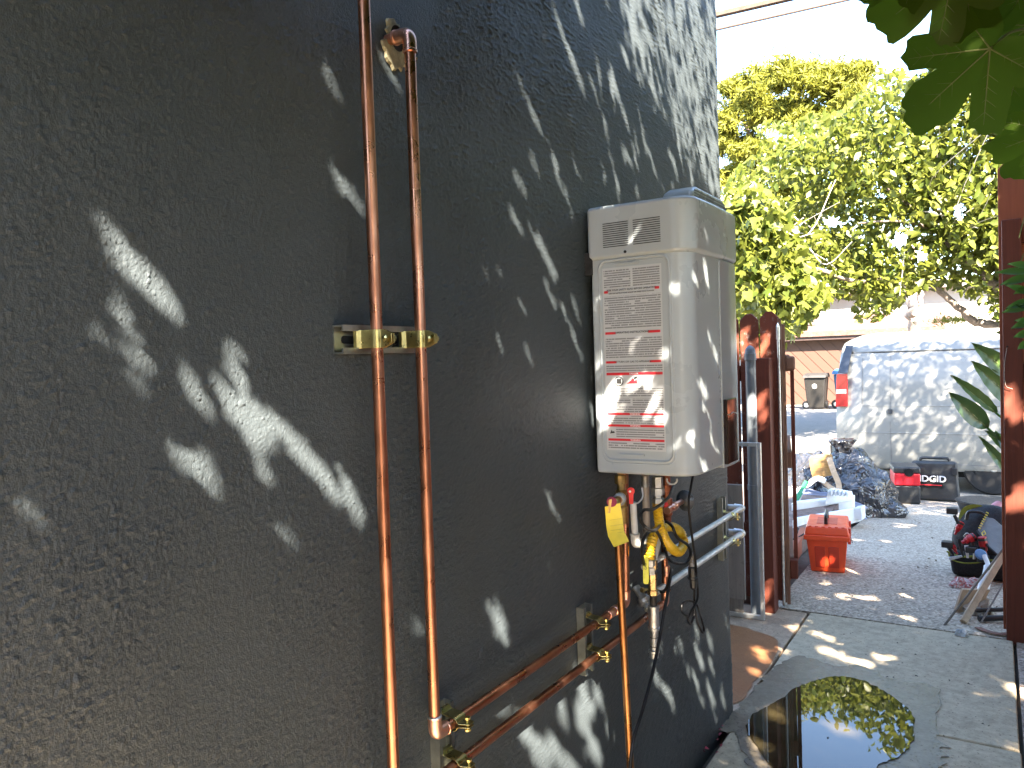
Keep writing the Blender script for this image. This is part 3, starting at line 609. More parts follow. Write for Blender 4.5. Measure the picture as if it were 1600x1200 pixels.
# cords
def cord(name, label, pts, r, cat='cord', n=8):
    p = sm([at(*q) for q in pts], n); th = thing(name, label, cat, p[0]); MB().tube(p, r, 10).build('cable', M['black'], th, smooth=True); return th
ca = cord('heater_cable', 'thin black cord dropping from heater to plug, coil dangling below it', [(1083, 742, .14), (1079, 765, .14), (1076, 785, .14), (1079, 820, .14), (1083, 850, .14), (1087, 880, .14), (1088, 900, .135)], .0035)
MB().tube(sm([at(*q) for q in [(1085, 905, .125), (1085, 935, .12), (1084, 955, .118), (1075, 962, .12), (1066, 956, .12), (1066, 944, .12), (1076, 938, .12), (1088, 944, .125), (1094, 960, .13), (1100, 983, .13), (1097, 988, .13), (1090, 972, .12), (1085, 950, .12), (1084, 962, .12), (1079, 975, .12), (1075, 968, .12), (1080, 955, .125), (1090, 935, .13), (1089, 905, .13)]], 8), .0032, 8).build('coil', M['black'], ca, smooth=True)
pc = np.array(at(1082, 880, .125)); MB().lathe(pc+[0, 0, .03], (0, 0, -1), [(0, .005)]+[(.004+i*.004, .0085+(.0018 if i % 2 else 0)) for i in range(8)]+[(.04, .010)], 12).build('strain_relief', simple('grey_rubber', (.2, .19, .18), .5), ca, smooth=True)
MB().lathe(pc-[0, 0, .008], (.02, 0, -1), [(0, .010), (.005, .0135), (.03, .014), (.032, .0165), (.037, .0165), (.04, .012), (.062, .010), (.068, .006)], 10).build('plug', M['blackp'], ca)
cord('control_cable', 'thicker black cable looped around the yellow hose then trailing down to the left', [(1052, 760, .09), (1044, 778, .12), (1022, 795, .13), (1006, 797, .13), (1000, 808, .13), (1006, 821, .13), (1022, 829, .14), (1038, 815, .075), (1050, 822, .13), (1058, 840, .14), (1075, 852, .14), (1079, 868, .13), (1070, 880, .12), (1056, 880, .12), (1044, 872, .12), (1036, 850, .10), (1024, 829, .12), (1009, 836, .13), (1003, 856, .13), (1006, 880, .09), (1020, 915, .05), (1034, 925, .06), (1043, 915, .10), (1049, 890, .13), (1046, 910, .145), (1038, 955, .15), (1031, 995, .15), (1020, 1050, .155), (1004, 1110, .16), (990, 1155, .16), (984, 1205, .16), (980, 1270, .16), (975, 1380, .16)], .0042)
# ================================================================== BEYOND THE WALL
# ---- left fence and open gate
def picket_poly(w, z0, z1, ch=.035): return [(-w/2, z0), (w/2, z0), (w/2, z1-ch), (w/2-ch, z1), (-w/2+ch, z1), (-w/2, z1-ch)]
LF = thing('picket_fence', 'dark red stained dog-eared picket fence right behind the water heater', 'fence', (-.5, 4.3, 0))
for k in range(9):
    cx = -.157-k*.1075; w = .098; dz = RNG.normal()*.006
    MB().prism(picket_poly(w, .03, 1.592+dz-(.012 if k == 1 else 0)), lambda p, kk: (cx+p[0], 4.235+.018*kk+.002*(k % 2), p[1])).build('picket', M['redwood_w'], LF, bevel=.002)
for z in (.35, 1.22): MB().box((-1.2, 4.256, z), (-.115, 4.295, z+.085)).build('rail', M['redwood'], LF, bevel=.003)
MB().box((-.232, 4.10, -.02), (-.128, 4.19, 1.345)).build('post', M['redwood'], LF, bevel=.004)
GT = thing('wooden_gate', 'brown wooden gate standing open, seen edge-on behind the dark red post', 'gate', (-.06, 4.2, 0))
gd = np.array([-.215, .95, 0]); gd = gd/np.linalg.norm(gd); gn = np.array([gd[1], -gd[0], 0])
def gbox(u0, u1, n0, n1, z0, z1, name, mat, bev=.002):
    o = np.array([-.072, 4.22, 0]); b = MB(); vs = [o+gd*u+gn*n+[0, 0, z] for z in (z0, z1) for u, n in ((u0, n0), (u1, n0), (u1, n1), (u0, n1))]
    b.add(vs, [(0, 3, 2, 1), (4, 5, 6, 7), (0, 1, 5, 4), (1, 2, 6, 5), (2, 3, 7, 6), (3, 0, 4, 7)]); return b.build(name, mat, GT, bevel=bev)
for k in range(9): gbox(.0+k*.105, .098+k*.105, -.038, -.018, .03, 1.56+RNG.normal()*.005, 'picket', M['brownwood'])
for z in (.16, .75, 1.27): gbox(.03, .92, -.0175, .022, z, z+.085, 'rail', M['brownwood'], .003)
gbox(.0, .05, -.0170, .0, .02, 1.52, 'edge_board', M['brownwood'], .002)
gbox(.052, .14, .0225, .042, .15, 1.345, 'stile', M['redwood'], .002)
gbox(-.012, .05, .001, .048, 1.275, 1.35, 'block', M['brownwood'], .012)
gbox(-.0, .06, .001, .04, .16, .26, 'block', M['redwood'], .004)
MB().tube([(-.10, 4.19, .02), (-.10, 4.19, 1.45)], .007, 10).build('drop_rod', M['galv'], GT, smooth=True)
MB().lathe((-.10, 4.19, 1.44), (0, 0, 1), [(0, .010), (.07, .010), (.09, .002)], 10).build('hinge_cap', M['galv'], GT)
E_ = thing('garden_edging', 'low red painted timber edging along left side of driveway', 'edging', (-.2, 5, 0))
for y0, y1, x0, x1 in ((4.42, 5.15, -.175, -.245), (5.16, 5.95, -.246, -.33)):
    b = MB(); vs = [(x0, y0, -.02), (x1, y1, -.06), (x1-.045, y1, -.06), (x0-.045, y0, -.02), (x0, y0, .085), (x1, y1, .06), (x1-.045, y1, .06), (x0-.045, y0, .085)]
    b.add(vs, [(0, 1, 2, 3), (7, 6, 5, 4), (0, 4, 5, 1), (1, 5, 6, 2), (2, 6, 7, 3), (3, 7, 4, 0)]).build('board', M['redwood_l'], E_, bevel=.004)
struct(MB().box((-2.5, 4.35, -.05), (-.29, 7.4, .045)).build('planting_bed', simple('dirt_bed', (.16, .11, .09), .95, 0, .45, 12, .012, 50)))
# grey vent pipe, screen frame, weathered board
VP = thing('vent_pipe', 'blue-grey plastic vent pipe with domed cap beside the red post', 'pipe', (-.205, 4.02, 0))
MB().tube([(-.205, 4.03, .0), (-.205, 4.03, 1.36)], .0265, 20).build('tube', M['abs'], VP, smooth=True)
MB().lathe((-.205, 4.03, 1.335), (0, 0, 1), [(0, .0275), (.002, .031), (.035, .031), (.037, .027), (.055, .026), (.07, .017), (.078, .004)], 20).build('cap', M['abs'], VP, smooth=True)
for z in (.66,): MB().lathe((-.205, 4.03, z), (0, 0, 1), [(0, .0270), (.001, .030), (.028, .030), (.029, .027)], 20).build('coupling', M['abs'], VP, smooth=True)
for k in range(7): MB().box((-.221+.0, 4.0000, 1.352+k*.0), (-.189, 4.0003, 1.3522)) 
FR = thing('screen_frame', 'thin pale aluminium screen frame standing in front of the grey vent pipe', 'frame', (-.25, 3.98, 0))
for lo, hi in (((-.205, 3.965, .895), (-.166, 3.985, .915)), ((-.1655, 3.965, .0), (-.147, 3.985, .915)), ((-.62, 3.965, .0), (-.166, 3.985, .022)), ((-.62, 3.965, .895), (-.206, 3.985, .915))): MB().box(lo, hi).build('rail', M['alu'], FR, bevel=.002)
MB().box((-.62, 3.972, .023), (-.255, 3.978, .45)).build('lower_panel', M['oldply'], FR)
WB = tag(MB().box((-.72, 3.93, .0), (-.232, 3.95, .60)).build('weathered_board', M['oldply'], bevel=.003), 'weathered grey plywood board standing behind the wall corner', 'board')
WB.rotation_euler = (R(1.5), 0, 0)
# ---- right post, picket, side fence, added yard fence
RP = thing('fence_post', 'dark red square post with small wire at right edge of path', 'post', (.94, 4.22, 0))
MB().box((.900, 4.20, -.02), (.976, 4.285, 1.945)).build('post_body', M['redwood'], RP, bevel=.004)
MB().tube(sm([(.915, 4.198, 1.36), (.905, 4.19, 1.28), (.908, 4.19, 1.19), (.935, 4.19, 1.17)], 6), .0012, 5).build('wire', M['twig'], RP)
MB().lathe((.917, 4.199, 1.365), (0, -1, 0), [(0, .004), (.006, .004)], 8).build('nail', M['dark'], RP)
RF = thing('side_fence', 'red stained board fence running right from the square post', 'fence', (1.5, 4.3, 0))
for k in range(24):
    cx = .958+k*.146
    MB().prism(picket_poly(.14, .02, 2.225+RNG.normal()*.004, .03), lambda p, kk: (cx+p[0], 4.2875+.018*kk+.002*(k % 2), p[1])).build('picket', M['redwood_l'], RF, bevel=.002)
for z in (.3, 1.2, 1.84): MB().box((.977, 4.235, z), (4.4, 4.2865, z+.085)).build('rail', M['redwood'], RF, bevel=.003)
NF = thing('added_yard_fence', 'unseen tall brown fence added by the right side yard for reflections and skylight', 'fence', (3.6, 1, 0))  # added out of view for reflections and skylight
for k in range(44):
    MB().box((3.2, -2.2+k*.146, 0), (3.22, -2.06+k*.146, 1.9+RNG.normal()*.01)).build('board', M['brownwood'], NF)

BF = thing('added_back_fence', 'tall dark board fence added behind the viewer to block low sky light', 'fence', (1.5, -3.2, 0))  # added out of view to hold back sky light from behind
for k in range(22): MB().box((.02+k*.146, -3.02, 0), (.16+k*.146, -3.0, 2.3+RNG.normal()*.01)).build('board', M['redwood'], BF)

# ---- van
VN = thing('delivery_van', 'white panel van parked sideways across the end of the driveway', 'van', (1.8, 11.8, -.45))
VY, VB = 10.82, -.45
M['vanw'] = simple('van_paint', (.195, .197, .185), .25, 0, .03, 2); M['tyre'] = simple('tyre', (.004, .004, .0045), .7, 0, .3, 40, .001)
def vsec(x):
    # (y offset from the near side, z above the ground) of the near half; body tapers and the roof falls near the rear and the nose
    e = max(0, min(1, (x+.93)/.45)); e = 1-(1-e)**3
    f = max(0, (x-3.0)/1.2); f = min(1, f)
    inset = .10*(1-e)+.05*f; top = 2.035-.10*(1-e)
    if x > 3.3: top = 2.035-(x-3.3)*.80 if x < 4.2 else 1.30-(x-4.2)*.22
    z = np.array([.27, .32, .62, .92, 1.02, 1.30, 1.62, 1.80, 1.93, 2.0, 2.035])
    y = np.array([.06, .02, .0, -.012, .012, .03, .10, .19, .30, .50, .98])
    z = .27+(z-.27)*(top-.27)/(2.035-.27)
    return [(yy_+inset, zz) for yy_, zz in zip(y, z)]
xs = [-.93, -.915, -.86, -.75, -.5, 0, .6, 1.2, 1.9, 2.6, 3.3, 3.6, 3.9, 4.2, 4.6, 4.85, 4.9]
b = MB(); vs = []; n = 22
for i, x in enumerate(xs):
    s_ = vsec(x); x_ = x
    full = [(VY+a_, VB+z_) for a_, z_ in s_]+[(VY+1.96-a_, VB+z_) for a_, z_ in reversed(s_)]
    for (a_, z_) in full:
        lean = .05*max(0, (z_-VB-1.0)) if x < -.7 else 0
        vs.append((x+lean, a_, z_))
fs = [(i*n+k, i*n+(k+1) % n, (i+1)*n+(k+1) % n, (i+1)*n+k) for i in range(len(xs)-1) for k in range(n)]+[tuple(range(n)), tuple((len(xs)-1)*n+k for k in range(n-1, -1, -1))]
vb = b.add(vs, fs).build('body', M['vanw'], VN, smooth=True); vb.data.set_sharp_from_angle(angle=R(50))
def vside(x, z, off=.004):
    s_ = vsec(x); zz = [q[1] for q in s_]; yy_ = [q[0] for q in s_]; return np.array([x, VY+np.interp(z, zz, yy_)-off, VB+z])
def vseam(pts, name='seam', w=.006, mat='dark'):
    MB().tube([vside(x, z, .0) for x, z in pts], w, 5).build(name, mat if not isinstance(mat, str) else M[mat], VN)
M['seam'] = simple('panel_gap', (.12, .12, .12), .6)
for x0_ in (-.27, 1.02): vseam([(x0_, z) for z in np.linspace(.36, 1.78, 12)], w=.004, mat='seam')
vseam([(x, .36) for x in np.linspace(-.27, 1.02, 4)], w=.004, mat='seam'); vseam([(x, 1.78) for x in np.linspace(-.80, 3.2, 14)], 'drip_rail', .010, 'vanw'); vseam([(x, 1.765) for x in np.linspace(-.80, 3.2, 14)], w=.006, mat='dark')
vseam([(x, 1.085) for x in np.linspace(-.82, 3.0, 14)], 'body_line', .006, 'vanw'); vseam([(x, .74) for x in np.linspace(-.82, 3.0, 14)], 'body_line', .006, 'vanw')
vseam([(-.60, z) for z in np.linspace(1.1, 1.7, 6)], w=.003, mat='seam')
def vpatch(x0, x1, z0, z1, name, mat, off=.008, par=None, nn=4):
    b = MB(); vs = []; fs = []
    for o_ in (off, -.01):
        for i in range(nn+1):
            z = z0+(z1-z0)*i/nn
            for x in (x0, x1):
                p = vside(x, z, o_); 
                if x < -.7: p[0] += .05*max(0, z-1.0)
                vs.append(p)
    m_ = 2*(nn+1)
    for i in range(nn): a = i*2; fs += [(a, a+1, a+3, a+2), (a, a+2, a+2+m_, a+m_), (a+1, a+1+m_, a+3+m_, a+3)]
    fs += [(0, m_, m_+1, 1), (m_-2, m_-1, 2*m_-1, 2*m_-2)]
    return b.add(vs, fs).build(name, mat, par or VN, bevel=.003)
M['lamp'] = simple('tail_lamp_red', (.30, .008, .01), .15, 0, .1); M['vglass'] = simple('dark_glass', (.02, .025, .035), .05, 0, .2)
for x in (-.94,):
    b = MB().prism([(-.955, 1.065), (-.80, 1.075), (-.80, 1.50), (-.935, 1.50)], lambda p, k: (p[0]+.03, VY+.08-.06*k if p[0] < -.9 else VY+.045-.05*k, VB+p[1])).build('tail_lamp', M['lamp'], VN, bevel=.006)
    MB().prism([(-.945, 1.24), (-.815, 1.245), (-.815, 1.30), (-.94, 1.295)], lambda p, k: (p[0]+.03, VY+.018 if p[0] < -.9 and k else (VY-.008 if k else VY+.06), VB+p[1])).build('lens_band', simple('lamp_white', (.6, .55, .5), .2), b)
MB().prism([(-.925, 1.51), (-.80, 1.51), (-.755, 1.87), (-.84, 1.87)], lambda p, k: (p[0]+.03, VY+(.09 if p[1] < 1.6 else .24)-(.045)*k, VB+p[1])).build('rear_window', M['vglass'], VN, bevel=.004)
vpatch(-.30, -.245, .985, 1.04, 'door_handle', M['blackp'], .03)
vpatch(1.15, 2.9, 1.32, 1.68, 'side_window', M['vglass'], .006)
MB().box((-1.02, VY+.1, VB+.36), (-.90, VY+1.86, VB+.56)).build('bumper', M['blackp'], VN, bevel=.02)
def wheel(x, y, par, r=.36):
    w = MB().lathe((x, y+.12, VB+r), (0, -1, 0), [(0, r*.6), (.0, r*.93), (.03, r), (.2, r), (.235, r*.93), (.236, r*.62), (.22, r*.6)], 28).build('wheel', M['tyre'], par, smooth=True)
    MB().lathe((x, y+.1, VB+r), (0, -1, 0), [(0, r*.6), (.2, r*.6), (.215, r*.55), (.19, r*.48), (.19, r*.2), (.21, r*.16), (.23, r*.12), (.232, .001)], 20).build('rim', M['iron'], w, smooth=True)
for x in (.84, 4.0):
    wheel(x, VY+.16, VN, .33); wheel(x, VY+1.8, VN)
    MB().prism([(x+.42*cos(a), .27+max(0, .4*sin(a)) if sin(a) > 0 else .265) for a in np.linspace(0, pi, 14)], lambda p, k: (p[0], VY-.004+.06*k, VB+p[1]-.27+.0)) 
MB().box((-.6, VY+.35, VB+.16), (3.6, VY+1.6, VB+.30)).build('chassis', M['dark'], VN)
MB().tube([(.3, VY+.3, VB+.2), (-.8, VY+.3, VB+.2)], .035, 10).build('exhaust', M['iron'], VN)

# ---- garage with diagonal boards, bins, pale house
GY = 29.
GA = thing('garage', 'brown garage clad in diagonal boards with brown fascia', 'garage', (-4, GY, -.6))
def gpt(px, py): p = ay(px, py, GY); return p[0], p[2]
xl, xr, zb, zt = -7.2, -.6, -.62, gpt(1310, 530)[1]
ang = R(-47); pw = .30; cx_, cz_ = (xl+xr)/2, .6
def clip(poly, nx, nz, d):
    out = []
    for i in range(len(poly)):
        a, c = poly[i], poly[(i+1) % len(poly)]; fa, fc = a[0]*nx+a[1]*nz-d, c[0]*nx+c[1]*nz-d
        if fa <= 0: out.append(a)
        if fa*fc < 0: t_ = fa/(fa-fc); out.append((a[0]+(c[0]-a[0])*t_, a[1]+(c[1]-a[1])*t_))
    return out
ux, uz = cos(ang), sin(ang); vx, vz = -uz, ux
for k in range(-16, 17):
    c = k*pw; q = [(cx_+ux*s_+vx*(c+w_), cz_+uz*s_+vz*(c+w_)) for s_, w_ in ((-9, .006), (9, .006), (9, pw-.012), (-9, pw-.012))]
    for nx, nz, d in ((1, 0, xr), (-1, 0, -xl), (0, 1, zt), (0, -1, -zb)): q = clip(q, nx, nz, d) if len(q) > 2 else []
    if len(q) > 2: MB().prism(q, lambda p, kk: (p[0], GY-.03*kk+.004*(k % 3), p[1])).build('plank', M['plank'], GA)
MB().box((xl, GY+.012, zb), (xr, GY+4, zt)).build('wall', M['fascia'], GA)
za = gpt(1310, 519)[1]
MB().box((xl-.3, GY-.35, zt), (xr+.1, GY-.28, zt+.12)).build('fascia_board', M['fascia'], GA)
MB().prism([(GY-.42, zt+.12), (GY+4.4, zt+.9), (GY+4.4, zt+1.0), (GY-.42, zt+.30)], lambda p, k: (xl-.4+(xr-xl+.5)*k, p[0], p[1])).build('roof', simple('roof_shingle', (.10, .05, .038), .85, 0, .3, 8, .03, 10), GA)
def bin_(name, label, x, y, mat, lidm, s=1.0, wheelside=True):
    z0 = ZG(y); th = thing(name, label, 'bin', (x, y, z0)); z = lambda h: z0+h*s
    b = MB(); lo = [(-.24, -.26), (.24, -.26), (.24, .26), (-.24, .26)]; hi = [(-.31, -.36), (.31, -.36), (.31, .34), (-.31, .34)]
    b.add([(x+a*s, y+c*s, z(.04)) for a, c in lo]+[(x+a*s, y+c*s, z(.98)) for a, c in hi], [(0, 3, 2, 1), (4, 5, 6, 7), (0, 1, 5, 4), (1, 2, 6, 5), (2, 3, 7, 6), (3, 0, 4, 7)]).build('body', mat, th, bevel=.03)
    MB().prism([(-.42, .99), (-.36, 1.07), (.2, 1.13), (.4, 1.04), (.4, .99)], lambda p, k: (x+(-.34+.68*k)*s, y+p[0]*s, z(p[1]))).build('lid', lidm, th, bevel=.015)
    MB().lathe((x-.27*s, y-.20*s, z(.13)), (0, -1, 0) if wheelside else (1, 0, 0), [(0, .06), (0, .13*s), (.06, .13*s), (.061, .07)], 16).build('wheel', M['black'], th, smooth=True)
    MB().lathe((x+.27*s, y-.0*s, z(.13)), (1, 0, 0), [(0, .06), (0, .13*s), (.06, .13*s), (.061, .07)], 16).build('wheel', M['black'], th, smooth=True)
    MB().lathe((x-.27*s, y-.262*s, z(.13)), (0, -1, 0), [(0, .07), (.006, .07), (.007, .02)], 14).build('hub', M['alu'], th)
    return th
bx_ = ay(1276, 610, 26.9)[0]
gb = bin_('wheelie_bin', 'dark grey-brown wheeled bin with pale round emblem before the garage', bx_, 26.9, simple('bin_brown', (.010, .0085, .007), .5, 0, .15), simple('bin_lid', (.028, .026, .024), .5, 0, .15), 1.05)
MB().lathe((bx_+.0, 26.9-.345, ZG(26.9)+.80), (0, -1, -.1), [(0, .11), (.008, .11), (.009, .02)], 16).build('emblem', M['white'], gb)
bin_('recycling_bin', 'bright blue wheeled bin half hidden behind rear of the van', ay(1302, 610, 27.2)[0]+.42, 27.3, simple('bin_blue', (.015, .07, .16), .5, 0, .15), simple('bin_lid_blue', (.02, .09, .2), .5, 0, .15), 1.15)
PH = thing('pale_house', 'overexposed pale stucco house wall behind the trees', 'house', (0, 35, -.7))
MB().box((-9, 34, -.8), (22, 40, 3.6)).build('wall', simple('pale_stucco', (.30, .28, .26), .9, 0, .06, 3), PH, bevel=.02)
MB().box((-9.4, 33.5, 3.6), (22.4, 40.5, 3.9)).build('eave', simple('pale_eave', (.25, .22, .20), .8), PH)
for x in (-3.2, 4.5, 9): 
    w_ = MB().box((x, 33.96, .6), (x+1.4, 33.99, 2.0)).build('window', M['vglass'], PH); MB().box((x-.06, 33.93, .52), (x+1.46, 33.985, .59)).build('sill', M['white'], w_)

# ---- wires by the eave
for nm, lb, dz, r, mt in (('overhead_cable', 'thick brown bundled cable crossing the sky at wall top', 0, .03, simple('cable_brown', (.10, .075, .06), .6, 0, .3, 30)), ('overhead_cable', 'thin dark cable running just below the thick bundled one', -.10, .010, simple('cable_dark', (.05, .035, .03), .6))):
    p0, p1 = ay(1117, 22, 5.), ay(1255, -10, 5.2); d = p1-p0
    th = thing(nm, lb, 'cable', p0); tag(th, lb, 'cable', 'overhead cables')
    MB().tube([p0-d*3+[0, 0, dz], p0+[0, 0, dz], p1+[0, 0, dz*1.0], p1+d*8+[0, 0, dz]], r, 8).build('strand', mt, th, smooth=True)

# ================================================================== THINGS ON THE DRIVEWAY
def frame(c, yaw):      # local -> world for a thing standing on the ground at c, turned by yaw
    c_, s_ = cos(yaw), sin(yaw)
    return lambda x, y, z: (c[0]+x*c_-y*s_, c[1]+x*s_+y*c_, c[2]+z)
def hexa(fr, lo, hi, tl=None, th_=None):
    x0, y0, z0 = lo; x1, y1, z1 = hi; t0 = tl or (x0, x1, y0, y1)
    return MB().add([fr(x0, y0, z0), fr(x1, y0, z0), fr(x1, y1, z0), fr(x0, y1, z0), fr(t0[0], t0[2], z1), fr(t0[1], t0[2], z1), fr(t0[1], t0[3], z1), fr(t0[0], t0[3], z1)],
                    [(0, 3, 2, 1), (4, 5, 6, 7), (0, 1, 5, 4), (1, 2, 6, 5), (2, 3, 7, 6), (3, 0, 4, 7)])
# orange tool box
M['orange'] = simple('orange_plastic', (.85, .095, .025), .38, 0, .08, 12, .0003, 300); M['orange2'] = simple('orange_plastic_dark', (.55, .045, .015), .4, 0, .08, 12)
cT = (-.03, 5.0, 0); fT = frame(cT, R(8)); TB = thing('toolbox', 'bright orange plastic toolbox with black handle near left edging', 'toolbox', cT)
hexa(fT, (-.088, .01, .0), (.105, .40, .205), (-.112, .124, -.0, .41)).build('tub', M['orange'], TB, bevel=.009, seg=3)
for x in (-.06, .02): hexa(fT, (x-.0, .002, .03), (x+.055, .02, .16), (x-.006, x+.055, -.009, .02)).build('rib_panel', M['orange2'], TB, bevel=.003)
hexa(fT, (-.126, -.016, .20), (.138, .42, .232)).build('rim', M['orange'], TB, bevel=.006)
lid = hexa(fT, (-.122, -.010, .232), (.134, .415, .282), (-.112, .124, .005, .40)).build('lid', M['orange'], TB, bevel=.009, seg=3)
hexa(fT, (-.055, .10, .2815), (.065, .30, .2835)).build('handle_recess', M['orange2'], lid)
for k in range(6): hexa(fT, (-.10+k*.038, .005, .26), (-.08+k*.038, .03, .286)).build('lid_rib', M['orange'], lid, bevel=.003)
MB().tube(fillet([fT(.0, .10, .28), fT(.0, .09, .335), fT(.0, .28, .335), fT(.0, .29, .28)], .02), .011, 10).build('handle', M['blackp'], TB, smooth=True)
for y in (.1, .30):
    hexa(fT, (.124, y, .16), (.142, y+.05, .26)).build('latch', M['orange2'], TB, bevel=.004)
MB().tube(sm([fT(.140, .10, .20), fT(.152, .11, .17), fT(.152, .15, .17), fT(.142, .16, .20)], 5), .003, 6).build('latch_wire', M['galv'], TB)
# red and black case, big grey-black case
def gz(y): return ZG(y)
c1_ = (.075, 9.25, gz(9.25)); f1 = frame(c1_, R(12)); W1 = thing('wet_vacuum', 'red and black square plastic vacuum case beside the rubbish bag', 'case', c1_)
hexa(f1, (-.16, -.02, .0), (.10, .38, .20)).build('base', M['blackp'], W1, bevel=.02, seg=3)
hexa(f1, (-.155, -.025, .201), (.098, .375, .33)).build('red_band', simple('red_plastic', (.50, .01, .02), .35, 0, .08), W1, bevel=.012)
hexa(f1, (-.162, -.022, .331), (.104, .38, .40)).build('lid', M['blackp'], W1, bevel=.02, seg=3)
MB().lathe(f1(-.01, -.02, .345), (0, -1, 0), [(0, .045), (.02, .045), (.022, .035), (.005, .030)], 16).build('hose_port', M['black'], W1)
c2_ = (.33, 9.75, gz(9.75)); f2 = frame(c2_, R(3)); W2 = thing('tool_case', 'large dark grey blow-moulded tool case with handle next to van wheel', 'case', c2_)
hexa(f2, (-.30, .0, .0), (.20, .18, .44), (-.28, .17, .02, .16)).build('shell', simple('case_grey', (.022, .024, .025), .5, 0, .25, 15, .001, 120), W2, bevel=.03, seg=3)
MB().tube(fillet([f2(-.20, .09, .42), f2(-.19, .09, .475), f2(.09, .09, .475), f2(.10, .09, .42)], .03), .016, 8).build('handle', M['blackp'], W2, smooth=True)
hexa(f2, (-.25, -.014, .16), (.03, .006, .30)).build('badge', M['black'], W2, bevel=.004)
text('RIDGID', f2(-.100, -.018, .250), .098, 'white', W2, rot=(pi/2, 0, R(3)), depth=.002, bold=.002)
hexa(f2, (-.22, -.018, .178), (.02, -.0135, .188)).build('red_stripe', M['redink'], W2)
for x in (-.2, .12): hexa(f2, (x, -.012, .30), (x+.05, .01, .38)).build('latch', M['blackp'], W2, bevel=.004)
def crumpled_sheet(c, sx, sy, h, mat, name, par, seed, n=16):
    r_ = np.random.default_rng(seed); b = MB(); vs = []; kk = r_.normal(size=(7, 2))*3.2; ph = r_.uniform(0, 6, 7)
    for i in range(n):
        for j in range(n):
            u, v = i/(n-1)*2-1, j/(n-1)*2-1; q = sum(abs(sin(k[0]*u+k[1]*v+p)) for k, p in zip(kk, ph))/7
            e = max(0, 1-max(abs(u), abs(v))**3); rr_ = 1-.25*math.hypot(u, v)+.12*r_.normal()*.4
            vs.append((c[0]+sx*u*rr_+.25*sx*(q-.6), c[1]+sy*v*rr_, c[2]+.003+h*e*(.35+1.3*(q-.45))))
    vs = [(x, y, max(z, c[2]+.002)) for x, y, z in vs]
    return b.add(vs, [(i*n+j, i*n+j+1, i*n+n+j+1, i*n+n+j) for i in range(n-1) for j in range(n-1)]).build(name, mat, par)
# rubbish bag
def crumple(seed, amp, folds=9):
    r_ = np.random.default_rng(seed); ks = r_.normal(size=(folds*4, 3))*np.linspace(1.5, 8, folds*4)[:, None]; ph = r_.uniform(0, 6.28, folds*4)
    def fn(d):
        v = 0
        for i in range(folds*4): v += abs(sin(ks[i]@d*1.6+ph[i]))*(1.6/(1+i*.22))
        return 1+amp*(v/6-1)
    return fn
t = NT('bag_plastic'); t.col(t.ramp(t.noise(9, 3), [(.3, (.018, .018, .02)), (.7, (.045, .045, .05))])); t.set(rough=.16, spec=.9)
t.bump(t.math('ADD', t.noise(7, 2, .5, dist=2.2), t.math('MULTIPLY', t.vor(9), .8)), .8, .05); M['bag'] = t.m
bc = np.array([-.315, 8.0, gz(8.0)]); BG = thing('rubbish_bag', 'crumpled shiny black rubbish bag heaped in front of the van', 'bag', bc)
fn = crumple(3, .34)
MB().blob(bc+[0, 0, .20], (.30, .26, .25), 40, 26, lambda d: fn(d)*(1+.25*max(0, -d[2]))).build('bag_body', M['bag'], BG, smooth=True)
fn2 = crumple(8, .3)
MB().blob(bc+[.0, .0, .40], (.17, .15, .24), 30, 20, lambda d: fn2(d)*(1-.2*d[2])).build('bag_top', M['bag'], BG, smooth=True)
b = MB(); nk = bc+[-.085, 0, .56]
b.tube([nk+[0, 0, z] for z in (0, .04, .09, .14, .155)], [.11, .07, .085, .115, .11], 22); b.v = [tuple(np.array(v)+np.array([1, 1, .3])*.016*sin(11*i)) for i, v in enumerate(b.v)]; b.build('bag_neck', M['bag'], BG, smooth=True)
MB().blob(bc+[.22, -.06, .06], (.2, .14, .10), 28, 14, crumple(5, .4)).build('bag_corner', M['bag'], BG, smooth=True)
# second pile
pc2 = np.array([-.70, 8.0, gz(8.0)]); PL = thing('rubbish_pile', 'black sack of scraps with torn straps left of the shiny bag', 'rubbish', pc2)
MB().blob(pc2+[.02, .05, .20], (.25, .2, .30), 30, 18, crumple(12, .35)).build('sack', M['bag'], PL, smooth=True)
MB().blob(pc2+[-.12, -.05, .10], (.26, .2, .14), 30, 14, crumple(15, .4)).build('sack', M['bag'], PL, smooth=True)
def strip3(pts, w, mat, name, par, up=(0, -.6, .8), th=.003):
    p = sm(pts, 6); b = MB(); vs = []
    for i, q in enumerate(p):
        d = p[min(i+1, len(p)-1)]-p[max(i-1, 0)]; s_ = np.cross(d, up); s_ /= np.linalg.norm(s_); vs += [q-s_*w/2, q+s_*w/2, q+s_*w/2+np.array(up)*th, q-s_*w/2+np.array(up)*th]
    n_ = len(p); fs = [(i*4+k, i*4+(k+1) % 4, i*4+4+(k+1) % 4, i*4+4+k) for i in range(n_-1) for k in range(4)]+[(0, 1, 2, 3), (4*n_-1, 4*n_-2, 4*n_-3, 4*n_-4)]
    return b.add(vs, fs).build(name, mat, par)
M['card'] = simple('cardboard', (.34, .19, .06), .8, 0, .15, 8); M['felt'] = simple('tan_strap', (.45, .32, .2), .8, 0, .2, 30)
Q = lambda px, py, Y: np.array(ay(px, py, Y))
CB = thing('cardboard_sheet', 'bent brown cardboard sheet stuck on the scrap sack', 'cardboard', Q(1283, 730, 7.75))
b = MB(); vs = []; grid = [[(1264, 717), (1275, 711), (1288, 709), (1300, 710)], [(1266, 731), (1277, 727), (1290, 724), (1302, 724)], [(1270, 750), (1280, 747), (1293, 744), (1305, 742)]]
for o_ in (0, .004):
    for r_, row in enumerate(grid):
        for c_, p in enumerate(row): vs.append(Q(*p, 7.78+o_-[.0, .03, .035, .0][c_]-.04*r_))
